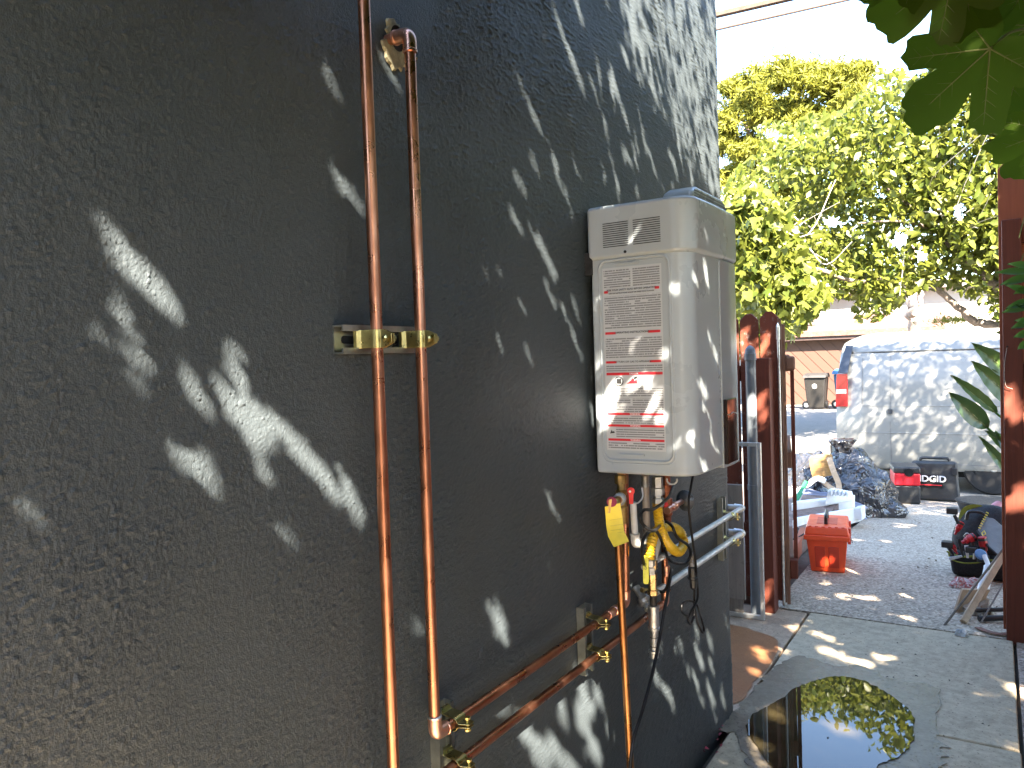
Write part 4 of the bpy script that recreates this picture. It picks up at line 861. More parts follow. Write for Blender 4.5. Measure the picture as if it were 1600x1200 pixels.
fs = [(r_*4+c_, r_*4+c_+1, r_*4+c_+5, r_*4+c_+4) for r_ in range(2) for c_ in range(3)]; fs += [tuple(i+12 for i in reversed(f)) for f in fs]
b.add(vs, fs).build('sheet', M['card'], CB, smooth=True)
for j, (u0, u1, v_) in enumerate(((1272, 1296, 727), (1273, 1298, 732), (1274, 1292, 736), (1270, 1290, 716), (1276, 1300, 740))): MB().tube([Q(u0, v_+1, 7.70-.01*j), Q(u1, v_-2, 7.69-.01*j)], .0012, 4).build('printed_line', simple('card_print', (.16, .08, .03), .8), CB)
strip3([Q(1295, 715, 7.7), Q(1303, 738, 7.6), Q(1310, 755, 7.55), Q(1311, 766, 7.5)], .05, M['felt'], 'strap', PL); strip3([Q(1263, 755, 7.6), Q(1280, 750, 7.55), Q(1300, 763, 7.5), Q(1320, 771, 7.45)], .045, M['felt'], 'strap', PL)
strip3([Q(1242, 775, 7.5), Q(1250, 765, 7.55), Q(1262, 758, 7.5), Q(1276, 748, 7.5), Q(1290, 752, 7.5)], .06, M['pvc'], 'plastic_strip', PL)
ST = thing('green_strap', 'green and white webbing strap hanging by the foam blocks', 'strap', Q(1250, 770, 7.1)); strip3([Q(1261, 752, 7.2), Q(1254, 764, 7.15), Q(1247, 776, 7.05), Q(1240, 788, 7.0)], .045, simple('green_web', (.03, .22, .09), .6, 0, .3, 60), 'webbing', ST)
strip3([Q(1258, 764, 7.12), Q(1252, 775, 7.08), Q(1247, 787, 7.0)], .016, M['white'], 'edge', ST)
BT = thing('blue_tarp', 'crumpled grey-blue cloth lying behind the foam blocks', 'cloth', Q(1245, 780, 7.6)); MB().blob(np.array([-.72, 7.55, gz(7.55)+.05]), (.42, .3, .13), 34, 14, crumple(22, .45)).build('cloth', simple('blue_cloth', (.17, .19, .26), .8, 0, .3, 9, .02, 20), BT, smooth=True)
# polystyrene packing
M['foam'] = simple('polystyrene', (.68, .70, .71), .8, 0, .04, 30, .001, 250)
yf = 6.05; F1 = thing('foam_block', 'long white polystyrene packing block nearer the orange toolbox', 'packing', (-.25, yf, gz(yf)), group='polystyrene packing')
fo = lambda px, py, Y, h=0: np.array(ay(px, py, Y))+[0, 0, h]
def foam(th, A_, B_, C_, D_, dep, nm='block'):     # outline quad in the picture at its own depth, extruded backwards
    b = MB(); vs = [A_, B_, C_, D_]; vs = [np.array(v) for v in vs]; bk = [v+np.array([.08, 1, .0])*dep for v in vs]
    return b.add(vs+bk, [(0, 1, 2, 3), (7, 6, 5, 4), (0, 4, 5, 1), (1, 5, 6, 2), (2, 6, 7, 3), (3, 7, 4, 0)]).build(nm, M['foam'], th, bevel=.008)
foam(F1, fo(1238, 845, 5.95), fo(1345, 815, 7.0), fo(1343, 794, 7.0), fo(1238, 812, 5.95), .12)
foam(F1, fo(1294, 822, 6.50), fo(1304, 819, 6.60), fo(1304, 799, 6.60), fo(1294, 801, 6.50), .02, 'notch')
foam(F1, fo(1334, 812, 6.9), fo(1347, 814, 6.9), fo(1346, 793, 6.9), fo(1333, 795, 6.9), .14, 'end_block')
F2 = thing('foam_block', 'taller stepped white polystyrene block behind the long one', 'packing', (-.25, 7.0, gz(7)), group='polystyrene packing')
foam(F2, fo(1236, 812, 6.6), fo(1331, 800, 7.2), fo(1331, 776, 7.2), fo(1236, 786, 6.6), .12)
foam(F2, fo(1288, 790, 6.85), fo(1331, 783, 7.19), fo(1327, 770, 7.2), fo(1294, 765, 6.85), .10, 'step')
for k in range(5): foam(F2, fo(1298+k*6, 775+k*.4, 6.84), fo(1301+k*6, 775+k*.4, 6.84), fo(1301+k*6, 765+k*1.2, 6.84), fo(1298+k*6, 765+k*1.2, 6.84), .1, 'tooth')
HC = thing('hose_clip', 'small dark wire stand on the dirt behind the orange toolbox', 'wire', Q(1243, 835, 5.6)); MB().tube(sm([Q(1243, 818, 5.6), Q(1246, 830, 5.6), Q(1241, 845, 5.5), Q(1250, 838, 5.6), Q(1262, 831, 5.7)], 5), .006, 6).build('wire', M['dark'], HC); MB().tube([Q(1247, 826, 5.6), Q(1240, 843, 5.5)], .006, 6).build('leg', M['dark'], HC)

# tool bag
M['fabric'] = simple('black_fabric', (.016, .016, .018), .85, 0, .4, 60, .001, 400); M['lime'] = simple('lime_trim', (.22, .24, .02), .7, 0, .2, 40); M['redp'] = simple('tool_red', (.42, .01, .015), .35, 0, .2, 30)
cb = np.array([.80, 5.32, 0.]); TG = thing('tool_bag', 'open black tool bag with lime trim, full of red power tools', 'tool bag', cb); fb = frame(cb, R(-8))
hexa(fb, (-.155, -.10, .0), (.22, .14, .15), (-.17, .24, -.12, .15)).build('base_pocket', M['fabric'], TG, bevel=.03, seg=3)
MB().blob(fb(.03, .04, .20), (.19, .13, .21), 26, 16, crumple(31, .07)).build('main_body', M['fabric'], TG, smooth=True)
for zz, yy_, a0, a1 in ((.150, -.128, -.172, .20), (.175, .02, 0, 0)):
    if a1: MB().tube(sm([fb(a0, yy_, zz), fb(a0+.07, yy_-.014, zz-.018), fb(a0+.15, yy_-.006, zz-.008), fb(a0+.24, yy_-.012, zz-.018), fb(a1, yy_, zz)], 5), .006, 6).build('trim', M['lime'], TG)
MB().tube(sm([fb(-.165, -.12, .145), fb(-.15, -.135, .11), fb(-.09, -.137, .095), fb(-.02, -.135, .105), fb(.04, -.13, .13)], 5), .0045, 6).build('trim', M['lime'], TG)
def tp(px, py, Y): return np.array(ay(px, py, Y))
MB().tube(sm([tp(1510, 812, 5.25), tp(1514, 800, 5.25), tp(1530, 800, 5.25), tp(1538, 804, 5.25)], 5), .010, 8).build('handle', M['blackp'], TG)
strip3([tp(1512, 815, 5.32), tp(1516, 803, 5.34), tp(1530, 802, 5.34), tp(1538, 812, 5.34)], .10, M['lime'], 'lining', TG, up=(0, -1, .1))
MB().tube(sm([tp(1506, 838, 5.12), tp(1511, 833, 5.10), tp(1516, 838, 5.12), tp(1511, 842, 5.12), tp(1506, 838, 5.12)], 4), .0035, 6, caps=False).build('ring', M['iron'], TG)
# flap lid of the bag, grey inside, leaning to the right
b = MB(); fl = [(1527, 829, 5.2), (1541, 799, 5.3), (1572, 828, 5.2), (1572, 868, 5.05), (1563, 871, 5.0), (1545, 855, 5.05)]
vs = [tp(*p) for p in fl]; b.add(vs+[v+np.array([.01, .02, -.012]) for v in vs], [tuple(range(6)), tuple(range(11, 5, -1))]+[(i, i+6, (i+1) % 6+6, (i+1) % 6) for i in range(6)])
flp = b.build('flap', simple('flap_grey', (.17, .165, .15), .45, .2, .2, 9, .01, 12), TG, bevel=.004)
MB().tube([tp(1527, 829, 5.19), tp(1545, 855, 5.04), tp(1563, 871, 4.99), tp(1574, 862, 5.04)], .006, 6).build('flap_edge', M['fabric'], TG)
for k in range(8):
    a_, c_ = tp(1529+k*1.7, 824-k*3.4, 5.185+.012*k), tp(1532.5+k*1.7, 826-k*3.4, 5.18+.012*k); MB().tube([a_, c_], .0035, 4).build('stitch', M['tagy'], flp)
MB().tube([tp(1534, 833, 5.14), tp(1538, 829, 5.15), tp(1540, 834, 5.13), tp(1536, 837, 5.12), tp(1534, 833, 5.14)], .003, 4).build('mark', M['tagy'], flp)
def drill(label, p, q, r, gr):
    th = thing('power_tool', label, 'power tool', p, group='power tools in the tool bag'); p, q = np.array(p), np.array(q); d = q-p; l = np.linalg.norm(d); d /= l
    MB().lathe(p, d, [(0, .4*r), (.004, r), (l*.5, r*1.05), (l*.55, r*.8), (l*.75, r*.7), (l*.78, r*.45), (l, r*.4)], 12).build('housing', M['redp'], th, smooth=True)
    MB().lathe(p+d*l*.1, d, [(0, r*1.08), (l*.12, r*1.1), (l*.13, r)], 12).build('band', M['blackp'], th)
    gr = np.array(gr); MB().tube([p+d*l*.3, p+d*l*.3+gr*.7], [r*.7, r*.6], 10).build('grip', M['blackp'], th, smooth=True)
    e = p+d*l*.3+gr; fr_ = frame(e, 0); hexa(fr_, (-.03, -.025, -.018), (.03, .03, .018)).build('battery', M['blackp'], th, bevel=.006); return th
drill('red drill sticking out left of the bag with its black battery up', tp(1503, 815, 5.2), tp(1492, 835, 5.18), .017, tp(1488, 797, 5.2)-tp(1500, 820, 5.2))
drill('red driver lying across the middle bag pocket', tp(1524, 838, 5.1), tp(1503, 848, 5.07), .024, np.array([-.0, -.02, -.06]))
drill('red tool upright in the right pocket under the flap', tp(1534, 838, 5.08), tp(1540, 868, 5.08), .022, np.array([.0, -.02, -.09]))
drill('small red and black driver at left end of the bag pocket', tp(1486, 848, 5.12), tp(1496, 866, 5.1), .013, tp(1478, 850, 5.1)-tp(1487, 853, 5.1))
for i, (p, q, mt, lb) in enumerate((((1482, 855, 5.12), (1492, 872, 5.1), 'blackp', 'thick black handled screwdriver at far left of bag'), ((1498, 842, 5.1), (1505, 870, 5.08), 'blackp', 'black torch standing beside the small driver'), ((1510, 852, 5.07), (1512, 872, 5.06), 'pvc', 'white handled tool in the front pocket'), ((1524, 856, 5.07), (1522, 874, 5.06), 'galv', 'steel tool in the front pocket beside white one'), ((1484, 873, 5.07), (1503, 869, 5.05), 'galv', 'bare steel blade lying on the pocket rim'))):
    th = thing('hand_tool', lb, 'hand tool', tp(*p), group='hand tools in the bag'); MB().tube([tp(*p), (tp(*p)+tp(*q))/2, tp(*q)], [.011, .009, .006], 8).build('handle', M[mt], th, smooth=True)
PR_ = thing('pink_roll', 'pink wrapped roll lying on the bag beside black tray', 'roll', tp(1545, 800, 5.5)); MB().lathe(tp(1538, 806, 5.45), tp(1566, 786, 5.6)-tp(1538, 806, 5.45), [(0, .015), (.004, .028), (.155, .03), (.16, .024)], 16).build('roll', simple('pink_wrap', (.55, .22, .24), .5, 0, .15, 30), PR_, smooth=True)
ty_ = 9.0; tc_ = np.array([.80, ty_, gz(ty_)]); TR = thing('drip_tray', 'shallow round black rubber tray between bag and van', 'tray', tc_); MB().lathe(tc_, (0, 0, 1), [(0, .24), (.012, .255), (.10, .29), (.105, .30), (.11, .285), (.03, .25), (.02, .01)], 36).build('dish', M['blackp'], TR, smooth=True)
PB = thing('pink_bag', 'small clear bag of pink fittings in front of the tool bag', 'bag', (.70, 5.03, 0)); t = NT('pink_fittings'); v_ = t.vor(110, out='Color'); t.col(t.mix(t.ramp(v_, [(.3, 0), (.6, 1)]), (.45, .14, .13), (.5, .42, .40))); t.set(rough=.2); t.bump(t.vor(110), .8, .004)
crumpled_sheet((.71, 5.03, 0), .105, .07, .075, t.m, 'bag', PB, 41, 18)
DT = thing('detergent_jug', 'white plastic bottle with blue lid upright beside the bag', 'bottle', (.80, 5.0, 0))
MB().tube(sm([tp(1538, 868, 4.95), tp(1544, 885, 4.9), tp(1540, 905, 4.85), tp(1535, 925, 4.8)], 6), [.012]*6+[.022]*6+[.028]*6+[.03], 14).build('body', M['pvc'], DT, smooth=True)
MB().lathe(tp(1532, 867, 4.97), (.3, -.7, .6), [(0, .03), (.008, .032), (.012, .025)], 16).build('lid', simple('blue_label', (.1, .2, .35), .4), DT)
WS = thing('thin_steel_rod', 'thin dark rod leaning from path edge up to the post', 'rod', (.64, 4.3, 0)); MB().tube([tp(1475, 978, 4.29), tp(1575, 848, 4.62)], .0055, 8).build('rod', simple('rust_rod', (.11, .09, .07), .6, .5), WS)
LP = thing('timber_offcut', 'long raw timber strip leaning on the thin rod by the post', 'timber', (.72, 4.35, 0)); a_, c_ = tp(1505, 972, 4.36), tp(1576, 852, 4.7); MB().tube([a_, c_], .021, 4).build('strip', M['raw'], LP, bevel=.003)
LP2 = thing('steel_strap', 'second thin rod leaning nearer the dark red post', 'rod', (.84, 4.4, 0)); MB().tube([tp(1533, 972, 4.38), tp(1572, 905, 4.5)], .004, 6).build('rod', M['oldply'], LP2)
GB = thing('green_board', 'narrow green-edged board leaning above the timber strip', 'board', (.9, 4.8, 0)); a_, c_ = tp(1545, 890, 4.75), tp(1575, 856, 4.75); MB().tube([a_, c_], .012, 4).build('strip', simple('green_paint', (.06, .17, .07), .5), GB)
RG = thing('crumpled_rag', 'off-white crumpled cloth and card under the leaning timber', 'cloth', (.78, 4.5, 0)); crumpled_sheet((.775, 4.60, 0), .10, .12, .12, simple('rag', (.36, .33, .27), .85, 0, .3, 30, .004, 60), 'cloth', RG, 51)
hexa(frame((.72, 4.55, 0), .4), (-.05, -.01, .0), (.06, .01, .12), (-.01, .12, -.01, .01)).build('card', M['raw'], RG)
for i, (lb, px, py, ln_) in enumerate((('dark pipe offcut at foot of the red post', 1555, 975, .1), ('shorter dark pipe offcut behind the first one', 1550, 968, .12))):
    th = thing('pipe_offcut', lb, 'pipe', ag(px, py), group='dark pipe offcuts'); p = ag(px, py); MB().tube([p+[-.07, -.0, .016+.02*i], p+[.06, .06, .022+.02*i]], .014-.003*i, 12).build('tube', M['blackp'], th, smooth=True)
LF_ = thing('fallen_bark', 'curled reddish bark strip flat on ground by the post', 'bark', ag(1555, 992)); p = ag(1550, 988); strip3([p+[-.06, .03, .004], p+[-.02, -.02, .008], p+[.03, -.03, .006], p+[.08, -.02, .014]], .03, simple('bark_red', (.20, .09, .06), .8), 'strip', LF_, up=(0, 0, 1))
p = gp(1502, 993); PLS = thing('plastic_scrap', 'small crumpled clear plastic scrap on the path slab', 'litter', p); crumpled_sheet((p[0], p[1], 0), .038, .03, .045, simple('clear_film', (.42, .44, .45), .15, 0, .2, 30), 'film', PLS, 61, 8)
# petals and leaf litter
petm = simple('petal_pink', (.32, .03, .06), .6, 0, .3, 30)
def litter(name, label, pts, mat, s, cat, group):
    first = None
    for i, (x, y) in enumerate(pts):
        if first is None:
            b = MB(); b.add([(-.5*s, 0, .001), (0, -.28*s, .006), (.5*s, 0, .002), (0, .28*s, .007), (0, 0, .003)], [(0, 1, 4), (1, 2, 4), (2, 3, 4), (3, 0, 4)]); o = b.build(name, mat); first = o
        else: o = first.copy(); COL.objects.link(o)
        o.location = (x, y, ZG(y)+.006); o.rotation_euler = (RNG.normal()*.2, RNG.normal()*.2, RNG.uniform(0, 6)); o.scale = [RNG.uniform(.7, 1.3)]*3
        tag(o, label, cat, group)
litter('petal', 'one of the fallen pink petals along foot of stucco wall', [tuple(gp(1100+RNG.uniform(-8, 30), 1180-RNG.uniform(0, 1)*45)[:2]) for _ in range(16)], petm, .022, 'petal', 'pink petals at the wall foot')
litter('dry_leaf', 'one of many small dry leaves scattered on the driveway', [(RNG.uniform(-.05, .95), RNG.uniform(4.3, 8.5)) for _ in range(40)], simple('dry_leaf', (.12, .08, .045), .8, 0, .4, 40), .03, 'leaf', 'dry leaves on the driveway')
litter('dry_leaf', 'one of many tiny dark leaf bits on the path slabs', [(RNG.uniform(.1, .9), RNG.uniform(2.3, 4.2)) for _ in range(26)], simple('dry_leaf2', (.06, .05, .035), .8, 0, .4, 40), .013, 'leaf', 'leaf bits on the path')
# ================================================================== TREES
M['leaf_mid'] = m_leaf('fruit_tree_leaf', (.060, .085, .012), (.150, .160, .026), .45, .4)
M['leaf_pine'] = m_leaf('cypress_needles', (.095, .108, .014), (.170, .165, .022), .3, .6, spec=.2)
M['leaf_fig'] = m_leaf('fig_leaf', (.050, .095, .008), (.080, .145, .013), .66, .42)
M['leaf_small'] = m_leaf('vine_leaf', (.05, .12, .02), (.08, .17, .03), .4, .35)
M['leaf_str'] = m_leaf('strelitzia_leaf', (.03, .06, .015), (.05, .085, .02), .15, .3)
M['vein'] = simple('leaf_vein', (.12, .15, .05), .5, 0, .1, 40)
def inpoly(x, y, poly):
    c = np.zeros(len(x), bool); n = len(poly)
    for i in range(n):
        x0, y0 = poly[i]; x1, y1 = poly[(i+1) % n]
        k = ((y0 > y) != (y1 > y)) & (x < (x1-x0)*(y-y0)/((y1-y0) or 1e-9)+x0); c ^= k
    return c
def limb(par, pts, r0, r1, mat, name='branch', n=6, seg=9):
    p = sm(pts, n); k = len(p); MB().tube([q+RNG.normal(size=3)*r1*.4 for q in p], [r0+(r1-r0)*i/(k-1) for i in range(k)], seg).build(name, mat, par, smooth=True); return p
# -- fruit tree beyond the van
KT = 1.9
FT = thing('fruit_tree', 'sunlit yellow-green fruit tree with crooked limbs seen beyond the white van roof', 'tree', (3.0, 16.8, ZG(16.8)))
T = lambda px, py, Y: tuple(ay(px, py, Y))
TT_ = lambda px, py, Y: T(px, py, Y*KT)
limb(FT, [(3.0, 16.8, ZG(16.8)-.1), (2.9, 16.8, .6), (2.5, 16.75, 1.4), (1.9, 16.7, 2.0)], .21, .15, M['bark'], 'trunk', seg=12)
main = [[(2.5, 16.75, 1.4), TT_(1600, 545, 8.8), TT_(1560, 512, 8.8), TT_(1520, 500, 8.8), TT_(1485, 468, 8.7), TT_(1440, 438, 8.6), TT_(1395, 430, 8.4)],
        [(1.95, 16.7, 2.0), TT_(1590, 470, 8.8), TT_(1540, 432, 8.8), TT_(1505, 402, 8.8), TT_(1465, 362, 8.7), TT_(1425, 325, 8.6), TT_(1385, 295, 8.4)],
        [(1.95, 16.7, 1.95), TT_(1580, 440, 9.0), TT_(1548, 400, 9.0), TT_(1512, 378, 9.1), TT_(1475, 345, 9.2), TT_(1440, 290, 9.3), TT_(1420, 230, 9.3)],
        [(1.9, 16.7, 2.0), TT_(1557, 395, 9.0), TT_(1543, 372, 9.0), TT_(1558, 335, 9.0), TT_(1550, 280, 9.0), TT_(1545, 190, 9.1)],
        [(1.9, 16.75, 2.0), TT_(1620, 360, 9.2), TT_(1640, 260, 9.3), TT_(1600, 160, 9.4)],
        [TT_(1465, 362, 8.7), TT_(1430, 350, 8.4), TT_(1390, 345, 8.1), TT_(1340, 350, 7.9)],
        [TT_(1440, 290, 9.3), TT_(1390, 240, 9.2), TT_(1340, 215, 9.1), TT_(1290, 205, 9.0)],
        [TT_(1395, 430, 8.4), TT_(1340, 440, 8.2), TT_(1290, 425, 8.0), TT_(1240, 415, 7.9), TT_(1190, 400, 7.8)]]
for i, pts in enumerate(main): limb(FT, pts, (.11, .095, .10, .075, .09, .04, .042, .05)[i], (.034, .026, .026, .022, .028, .012, .01, .012)[i], M['bark'])
for k in range(14):
    a_ = np.array(TT_(RNG.uniform(1440, 1560), RNG.uniform(300, 360), RNG.uniform(8, 8.8))); limb(FT, [a_, a_+RNG.normal(size=3)*.34, a_+RNG.normal(size=3)*.76], .012, .005, M['twig'], 'dead_twig', 4, 5)
for k in range(10):
    a_ = np.array(TT_(RNG.uniform(1200, 1300), RNG.uniform(330, 410), RNG.uniform(7.6, 8.2))); limb(FT, [a_, a_+RNG.normal(size=3)*.28, a_+RNG.normal(size=3)*.6], .011, .005, M['twig'], 'dead_twig', 4, 5)
crown = [(1118, 330), (1128, 300), (1150, 262), (1190, 235), (1180, 200), (1200, 186), (1235, 192), (1275, 178), (1320, 168), (1350, 140), (1372, 85), (1385, 120), (1402, 100), (1420, 122), (1450, 110), (1462, 40), (1500, -60), (1560, -90), (1900, -90), (1900, 540), (1570, 515), (1530, 470), (1490, 455), (1430, 452), (1400, 480), (1372, 500), (1342, 505), (1330, 470), (1290, 462), (1262, 500), (1240, 528), (1212, 520), (1190, 500), (1150, 482), (1118, 470)]
def crownpts(poly, ncl, nleaf, ys, rad, seed, holes=()):
    r_ = np.random.default_rng(seed); out = []; xs_, ys_ = zip(*poly); k = 0
    while k < ncl:
        px, py = r_.uniform(min(xs_), max(xs_)), r_.uniform(min(ys_), max(ys_))
        if not inpoly(np.array([px]), np.array([py]), poly)[0]: continue
        if any((px-h[0])**2/h[2]**2+(py-h[1])**2/h[3]**2 < 1 for h in holes): continue
        c = np.array(ay(px, py, r_.uniform(*ys))); p = c+r_.normal(size=(nleaf, 3))*rad*r_.uniform(.6, 1.3, size=(1, 3))
        out.append(p); k += 1
    P_ = np.concatenate(out); X, Y, Z = (P_-CAM)@rgt, (P_-CAM)@upv, (P_-CAM)@fwd
    px, py = 800+F*X/Z, 600-F*Y/Z; ok = inpoly(px, py, poly)
    for h in holes: ok &= ~((px-h[0])**2/h[2]**2+(py-h[1])**2/h[3]**2 < 1)
    return P_[ok | (px > 1700)]
Pc = crownpts(crown, 460, 95, (15.2, 19.0), .36, 5, holes=((1300, 345, 14, 10), (1405, 375, 14, 12), (1225, 300, 16, 10), (1500, 330, 12, 16), (1440, 400, 12, 10)))
leafcloud('foliage', Pc, .175, 'simple', M['leaf_mid'], FT, up=.5, droop=.5)
# near drooping sprays at the left edge of the crown, bigger leaves
crown2 = [(1120, 300), (1180, 285), (1230, 330), (1262, 400), (1300, 470), (1262, 505), (1238, 532), (1212, 522), (1190, 505), (1150, 488), (1120, 470)]
leafcloud('foliage', crownpts(crown2, 60, 75, (12.6, 14.2), .30, 9), .165, 'broad', M['leaf_mid'], FT, up=.4, droop=.6)
# -- far cypress
PT = thing('pine_tree', 'tall round-headed yellow-green pine far behind the house corner', 'tree', (-5.2, 31, -.7))
limb(PT, [(-5.2, 31, -.9), (-5.3, 31, 3), (-5.1, 31, 6), (-5.5, 31, 9)], .35, .12, M['bark'], 'trunk', seg=12)
heads = [(1155, 170, 34), (1185, 130, 34), (1225, 115, 30), (1268, 120, 30), (1310, 125, 30), (1335, 155, 26), (1150, 225, 36), (1200, 190, 34), (1250, 180, 34), (1300, 190, 32), (1160, 280, 36), (1210, 250, 30), (1270, 240, 34), (1325, 220, 26), (1150, 340, 34), (1215, 320, 34), (1280, 310, 34), (1345, 110, 16), (1140, 140, 20), (1120, 200, 30), (1110, 300, 40), (1180, 400, 40), (1090, 240, 30)]
pine = [(1118, 190), (1140, 120), (1180, 95), (1230, 90), (1270, 88), (1320, 90), (1350, 110), (1345, 240), (1300, 420), (1118, 480), (1060, 300)]
while len(heads) < 75:
    x_, y_ = RNG.uniform(1060, 1350), RNG.uniform(100, 460)
    if inpoly(np.array([x_]), np.array([y_]), pine)[0]: heads.append((x_, y_, RNG.uniform(16, 28)))
pp_ = []
for j, (px, py, r_) in enumerate(heads):
    Y0 = 29.5+RNG.uniform(-1.5, 2.5); c = np.array(ay(px, py, Y0)); rm = r_/F*np.linalg.norm(c-CAM)*.93
    for q in range(16):
        d = RNG.normal(size=3); d /= np.linalg.norm(d); d[2] = abs(d[2])*.9-.25; sc = c+d*rm*RNG.uniform(.45, 1.0)
        pp_.append(sc+RNG.normal(size=(80, 3))*rm*.22)
    if j % 3 == 0 and j < 23: limb(PT, [(-5.2, 31, 5.5), (c+np.array([-5.2, 31, 5.5]))/2+[0, 0, -.3], c], .10, .03, M['bark'], n=4, seg=7)
leafcloud('foliage', np.concatenate(pp_), .30, 'needle', M['leaf_pine'], PT, up=.2)
# -- blue sky gap filler shrubs and tree trunk beyond the van
TT = thing('bare_trunk', 'pale pinkish bare tree trunk standing beyond the van roof', 'tree trunk', T(1432, 500, 24)); limb(TT, [tuple(ay(1434, 560, 24)), T(1431, 500, 24), T(1426, 460, 24), T(1420, 380, 24)], .17, .13, M['paleb'], 'trunk'); limb(TT, [T(1433, 500, 24.3), T(1440, 470, 24.3), T(1437, 440, 24.3)], .07, .05, M['paleb'], 'branch')
SH = thing('far_shrub', 'small bright yellow-green shrub just above the van roof', 'shrub', T(1493, 505, 22)); leafcloud('foliage', np.array(T(1493, 500, 22))+RNG.normal(size=(500, 3))*[.28, .25, .05], .13, 'needle', M['leaf_pine'], SH)
TS = thing('back_tree', 'second fruit tree with green crown at left behind the garage corner', 'tree', (-5.5, 20, -.5)); limb(TS, [(-5.5, 20, -.6), (-5.4, 20, 1.5), (-5.0, 20, 3.)], .12, .08, M['bark'], 'trunk')
leafcloud('foliage', crownpts([(1000, 330), (1210, 380), (1230, 440), (1250, 505), (1236, 530), (1222, 548), (1205, 560), (1000, 560)], 60, 60, (17, 19), .45, 23), .22, 'simple', M['leaf_mid'], TS)

# -- big fig tree whose boughs hang over the path
FG = thing('fig_tree', 'dark green fig tree with large lobed leaves hanging over the path', 'tree', (2.6, -.6, 0))
limb(FG, [(2.6, -.6, -.05), (2.5, -.7, 1.0), (2.3, -.8, 1.9), (2.0, -1.0, 2.7), (1.6, -1.3, 3.4)], .13, .07, M['bark'], 'trunk', seg=12)
boughs = [[(2.3, -.8, 1.9), (2.1, .2, 2.6), (1.7, 1.2, 2.75), (1.35, 1.9, 2.55), (1.1, 2.2, 2.4)], [(2.2, -.85, 2.2), (2.9, .8, 3.0), (3.4, 2.4, 3.4), (3.2, 4.2, 3.6)], [(2.0, -1.0, 2.7), (1.2, -.2, 3.5), (.9, 1.2, 4.0)],
          [(2.0, -1.0, 2.6), (1.5, -2.4, 3.3), (1.2, -3.6, 3.8)], [(2.3, -.8, 2.0), (3.4, -1.4, 3.0), (4.4, -1.4, 3.6)], [(3.0, 1.2, 3.1), (4.0, 2.6, 3.6), (4.6, 4.6, 3.9)], [(1.6, -1.3, 3.4), (.9, -1.8, 4.1), (.4, -2.6, 4.4)]]
for bgh in boughs: limb(FG, bgh, .05, .018, M['bark'], 'bough')
# visible lobed leaves, one object each
ctrl = [(0, 1.0), (9, .985), (17, .91), (23, .74), (27, .47), (30, .48), (36, .76), (46, .9), (57, .88), (65, .74), (71, .50), (76, .48), (86, .60), (99, .67), (114, .62), (130, .5), (148, .36), (165, .2), (180, .06)]
def figleaf_mesh(seed):
    r_ = np.random.default_rng(seed); A = [c[0] for c in ctrl]; Rr = [c[1] for c in ctrl]; out = []
    for s_ in (1, -1):
        k = r_.uniform(.9, 1.1, len(A)); th = np.linspace(0, 180, 46)[(0 if s_ == 1 else 1):(46 if s_ == 1 else 45)]
        rr = np.interp(th, A, np.array(Rr)*k)*(1+.025*np.sin(th*.55+r_.uniform(0, 6))+.012*np.sin(th*1.7))
        pts_ = [(r*cos(R(a)), s_*r*sin(R(a))) for a, r in zip(th, rr)]
        out.append(pts_)
    ring_ = out[0]+out[1][::-1]
    vs = [(0, 0, 0)]; n_ = len(ring_); lv = (.35, .7, 1.0); c1, c2, c3 = r_.uniform(-.18, .05), r_.uniform(-.12, .12), r_.uniform(0, 6)
    for q in lv:
        for i, (x, y) in enumerate(ring_):
            X, Y = x*q, y*q; a = math.atan2(Y, X); z = c1*X*X-.10*Y*Y+c2*X*Y+.035*cos(a*4.0)*q*math.hypot(X, Y)+.012*sin(9*X+c3)*q
            vs.append((X, Y, z))
    fs = [(0, 1+i, 1+(i+1) % n_) for i in range(n_)]
    for l in range(len(lv)-1):
        for i in range(n_): a, b_ = 1+l*n_+i, 1+l*n_+(i+1) % n_; fs.append((a, a+n_, b_+n_, b_))
    b = MB(); b.add(vs, fs); o = b.build('leaf', M['leaf_fig'], None, smooth=True); me = o.data; bpy.data.objects.remove(o)
    at_ = me.attributes.new('rnd', 'FLOAT', 'FACE'); at_.data.foreach_set('value', [float(r_.random())]*len(me.polygons))
    v = MB()
    for a, l in ((0, .9), (46, .78), (-46, .78), (100, .5), (-100, .5), (0, 0)):
        if not l: continue
        ps = []
        for i in range(7):
            q = l*i/6; X, Y = q*cos(R(a)), q*sin(R(a)); ps.append((X, Y, c1*X*X-.10*Y*Y+c2*X*Y+.035*cos(R(a)*4)*q*q+.012*sin(9*X+c3)*q-.001))
        v.tube(ps, [.011*(1-i/7.5) for i in range(7)], 5)
        for i in (2, 3, 4, 5):
            for s_ in (-1, 1):
                q0 = np.array(ps[i]); dd = np.array([cos(R(a+s_*48)), sin(R(a+s_*48)), -.03]); v.tube([q0, q0+dd*.10*l, q0+dd*.17*l], [.004, .0025, .0015], 3)
    o = v.build('vein', M['vein'], None, smooth=True); mv = o.data; bpy.data.objects.remove(o)
    return me, mv
LM = [figleaf_mesh(s_) for s_ in (1, 2, 3, 4)]
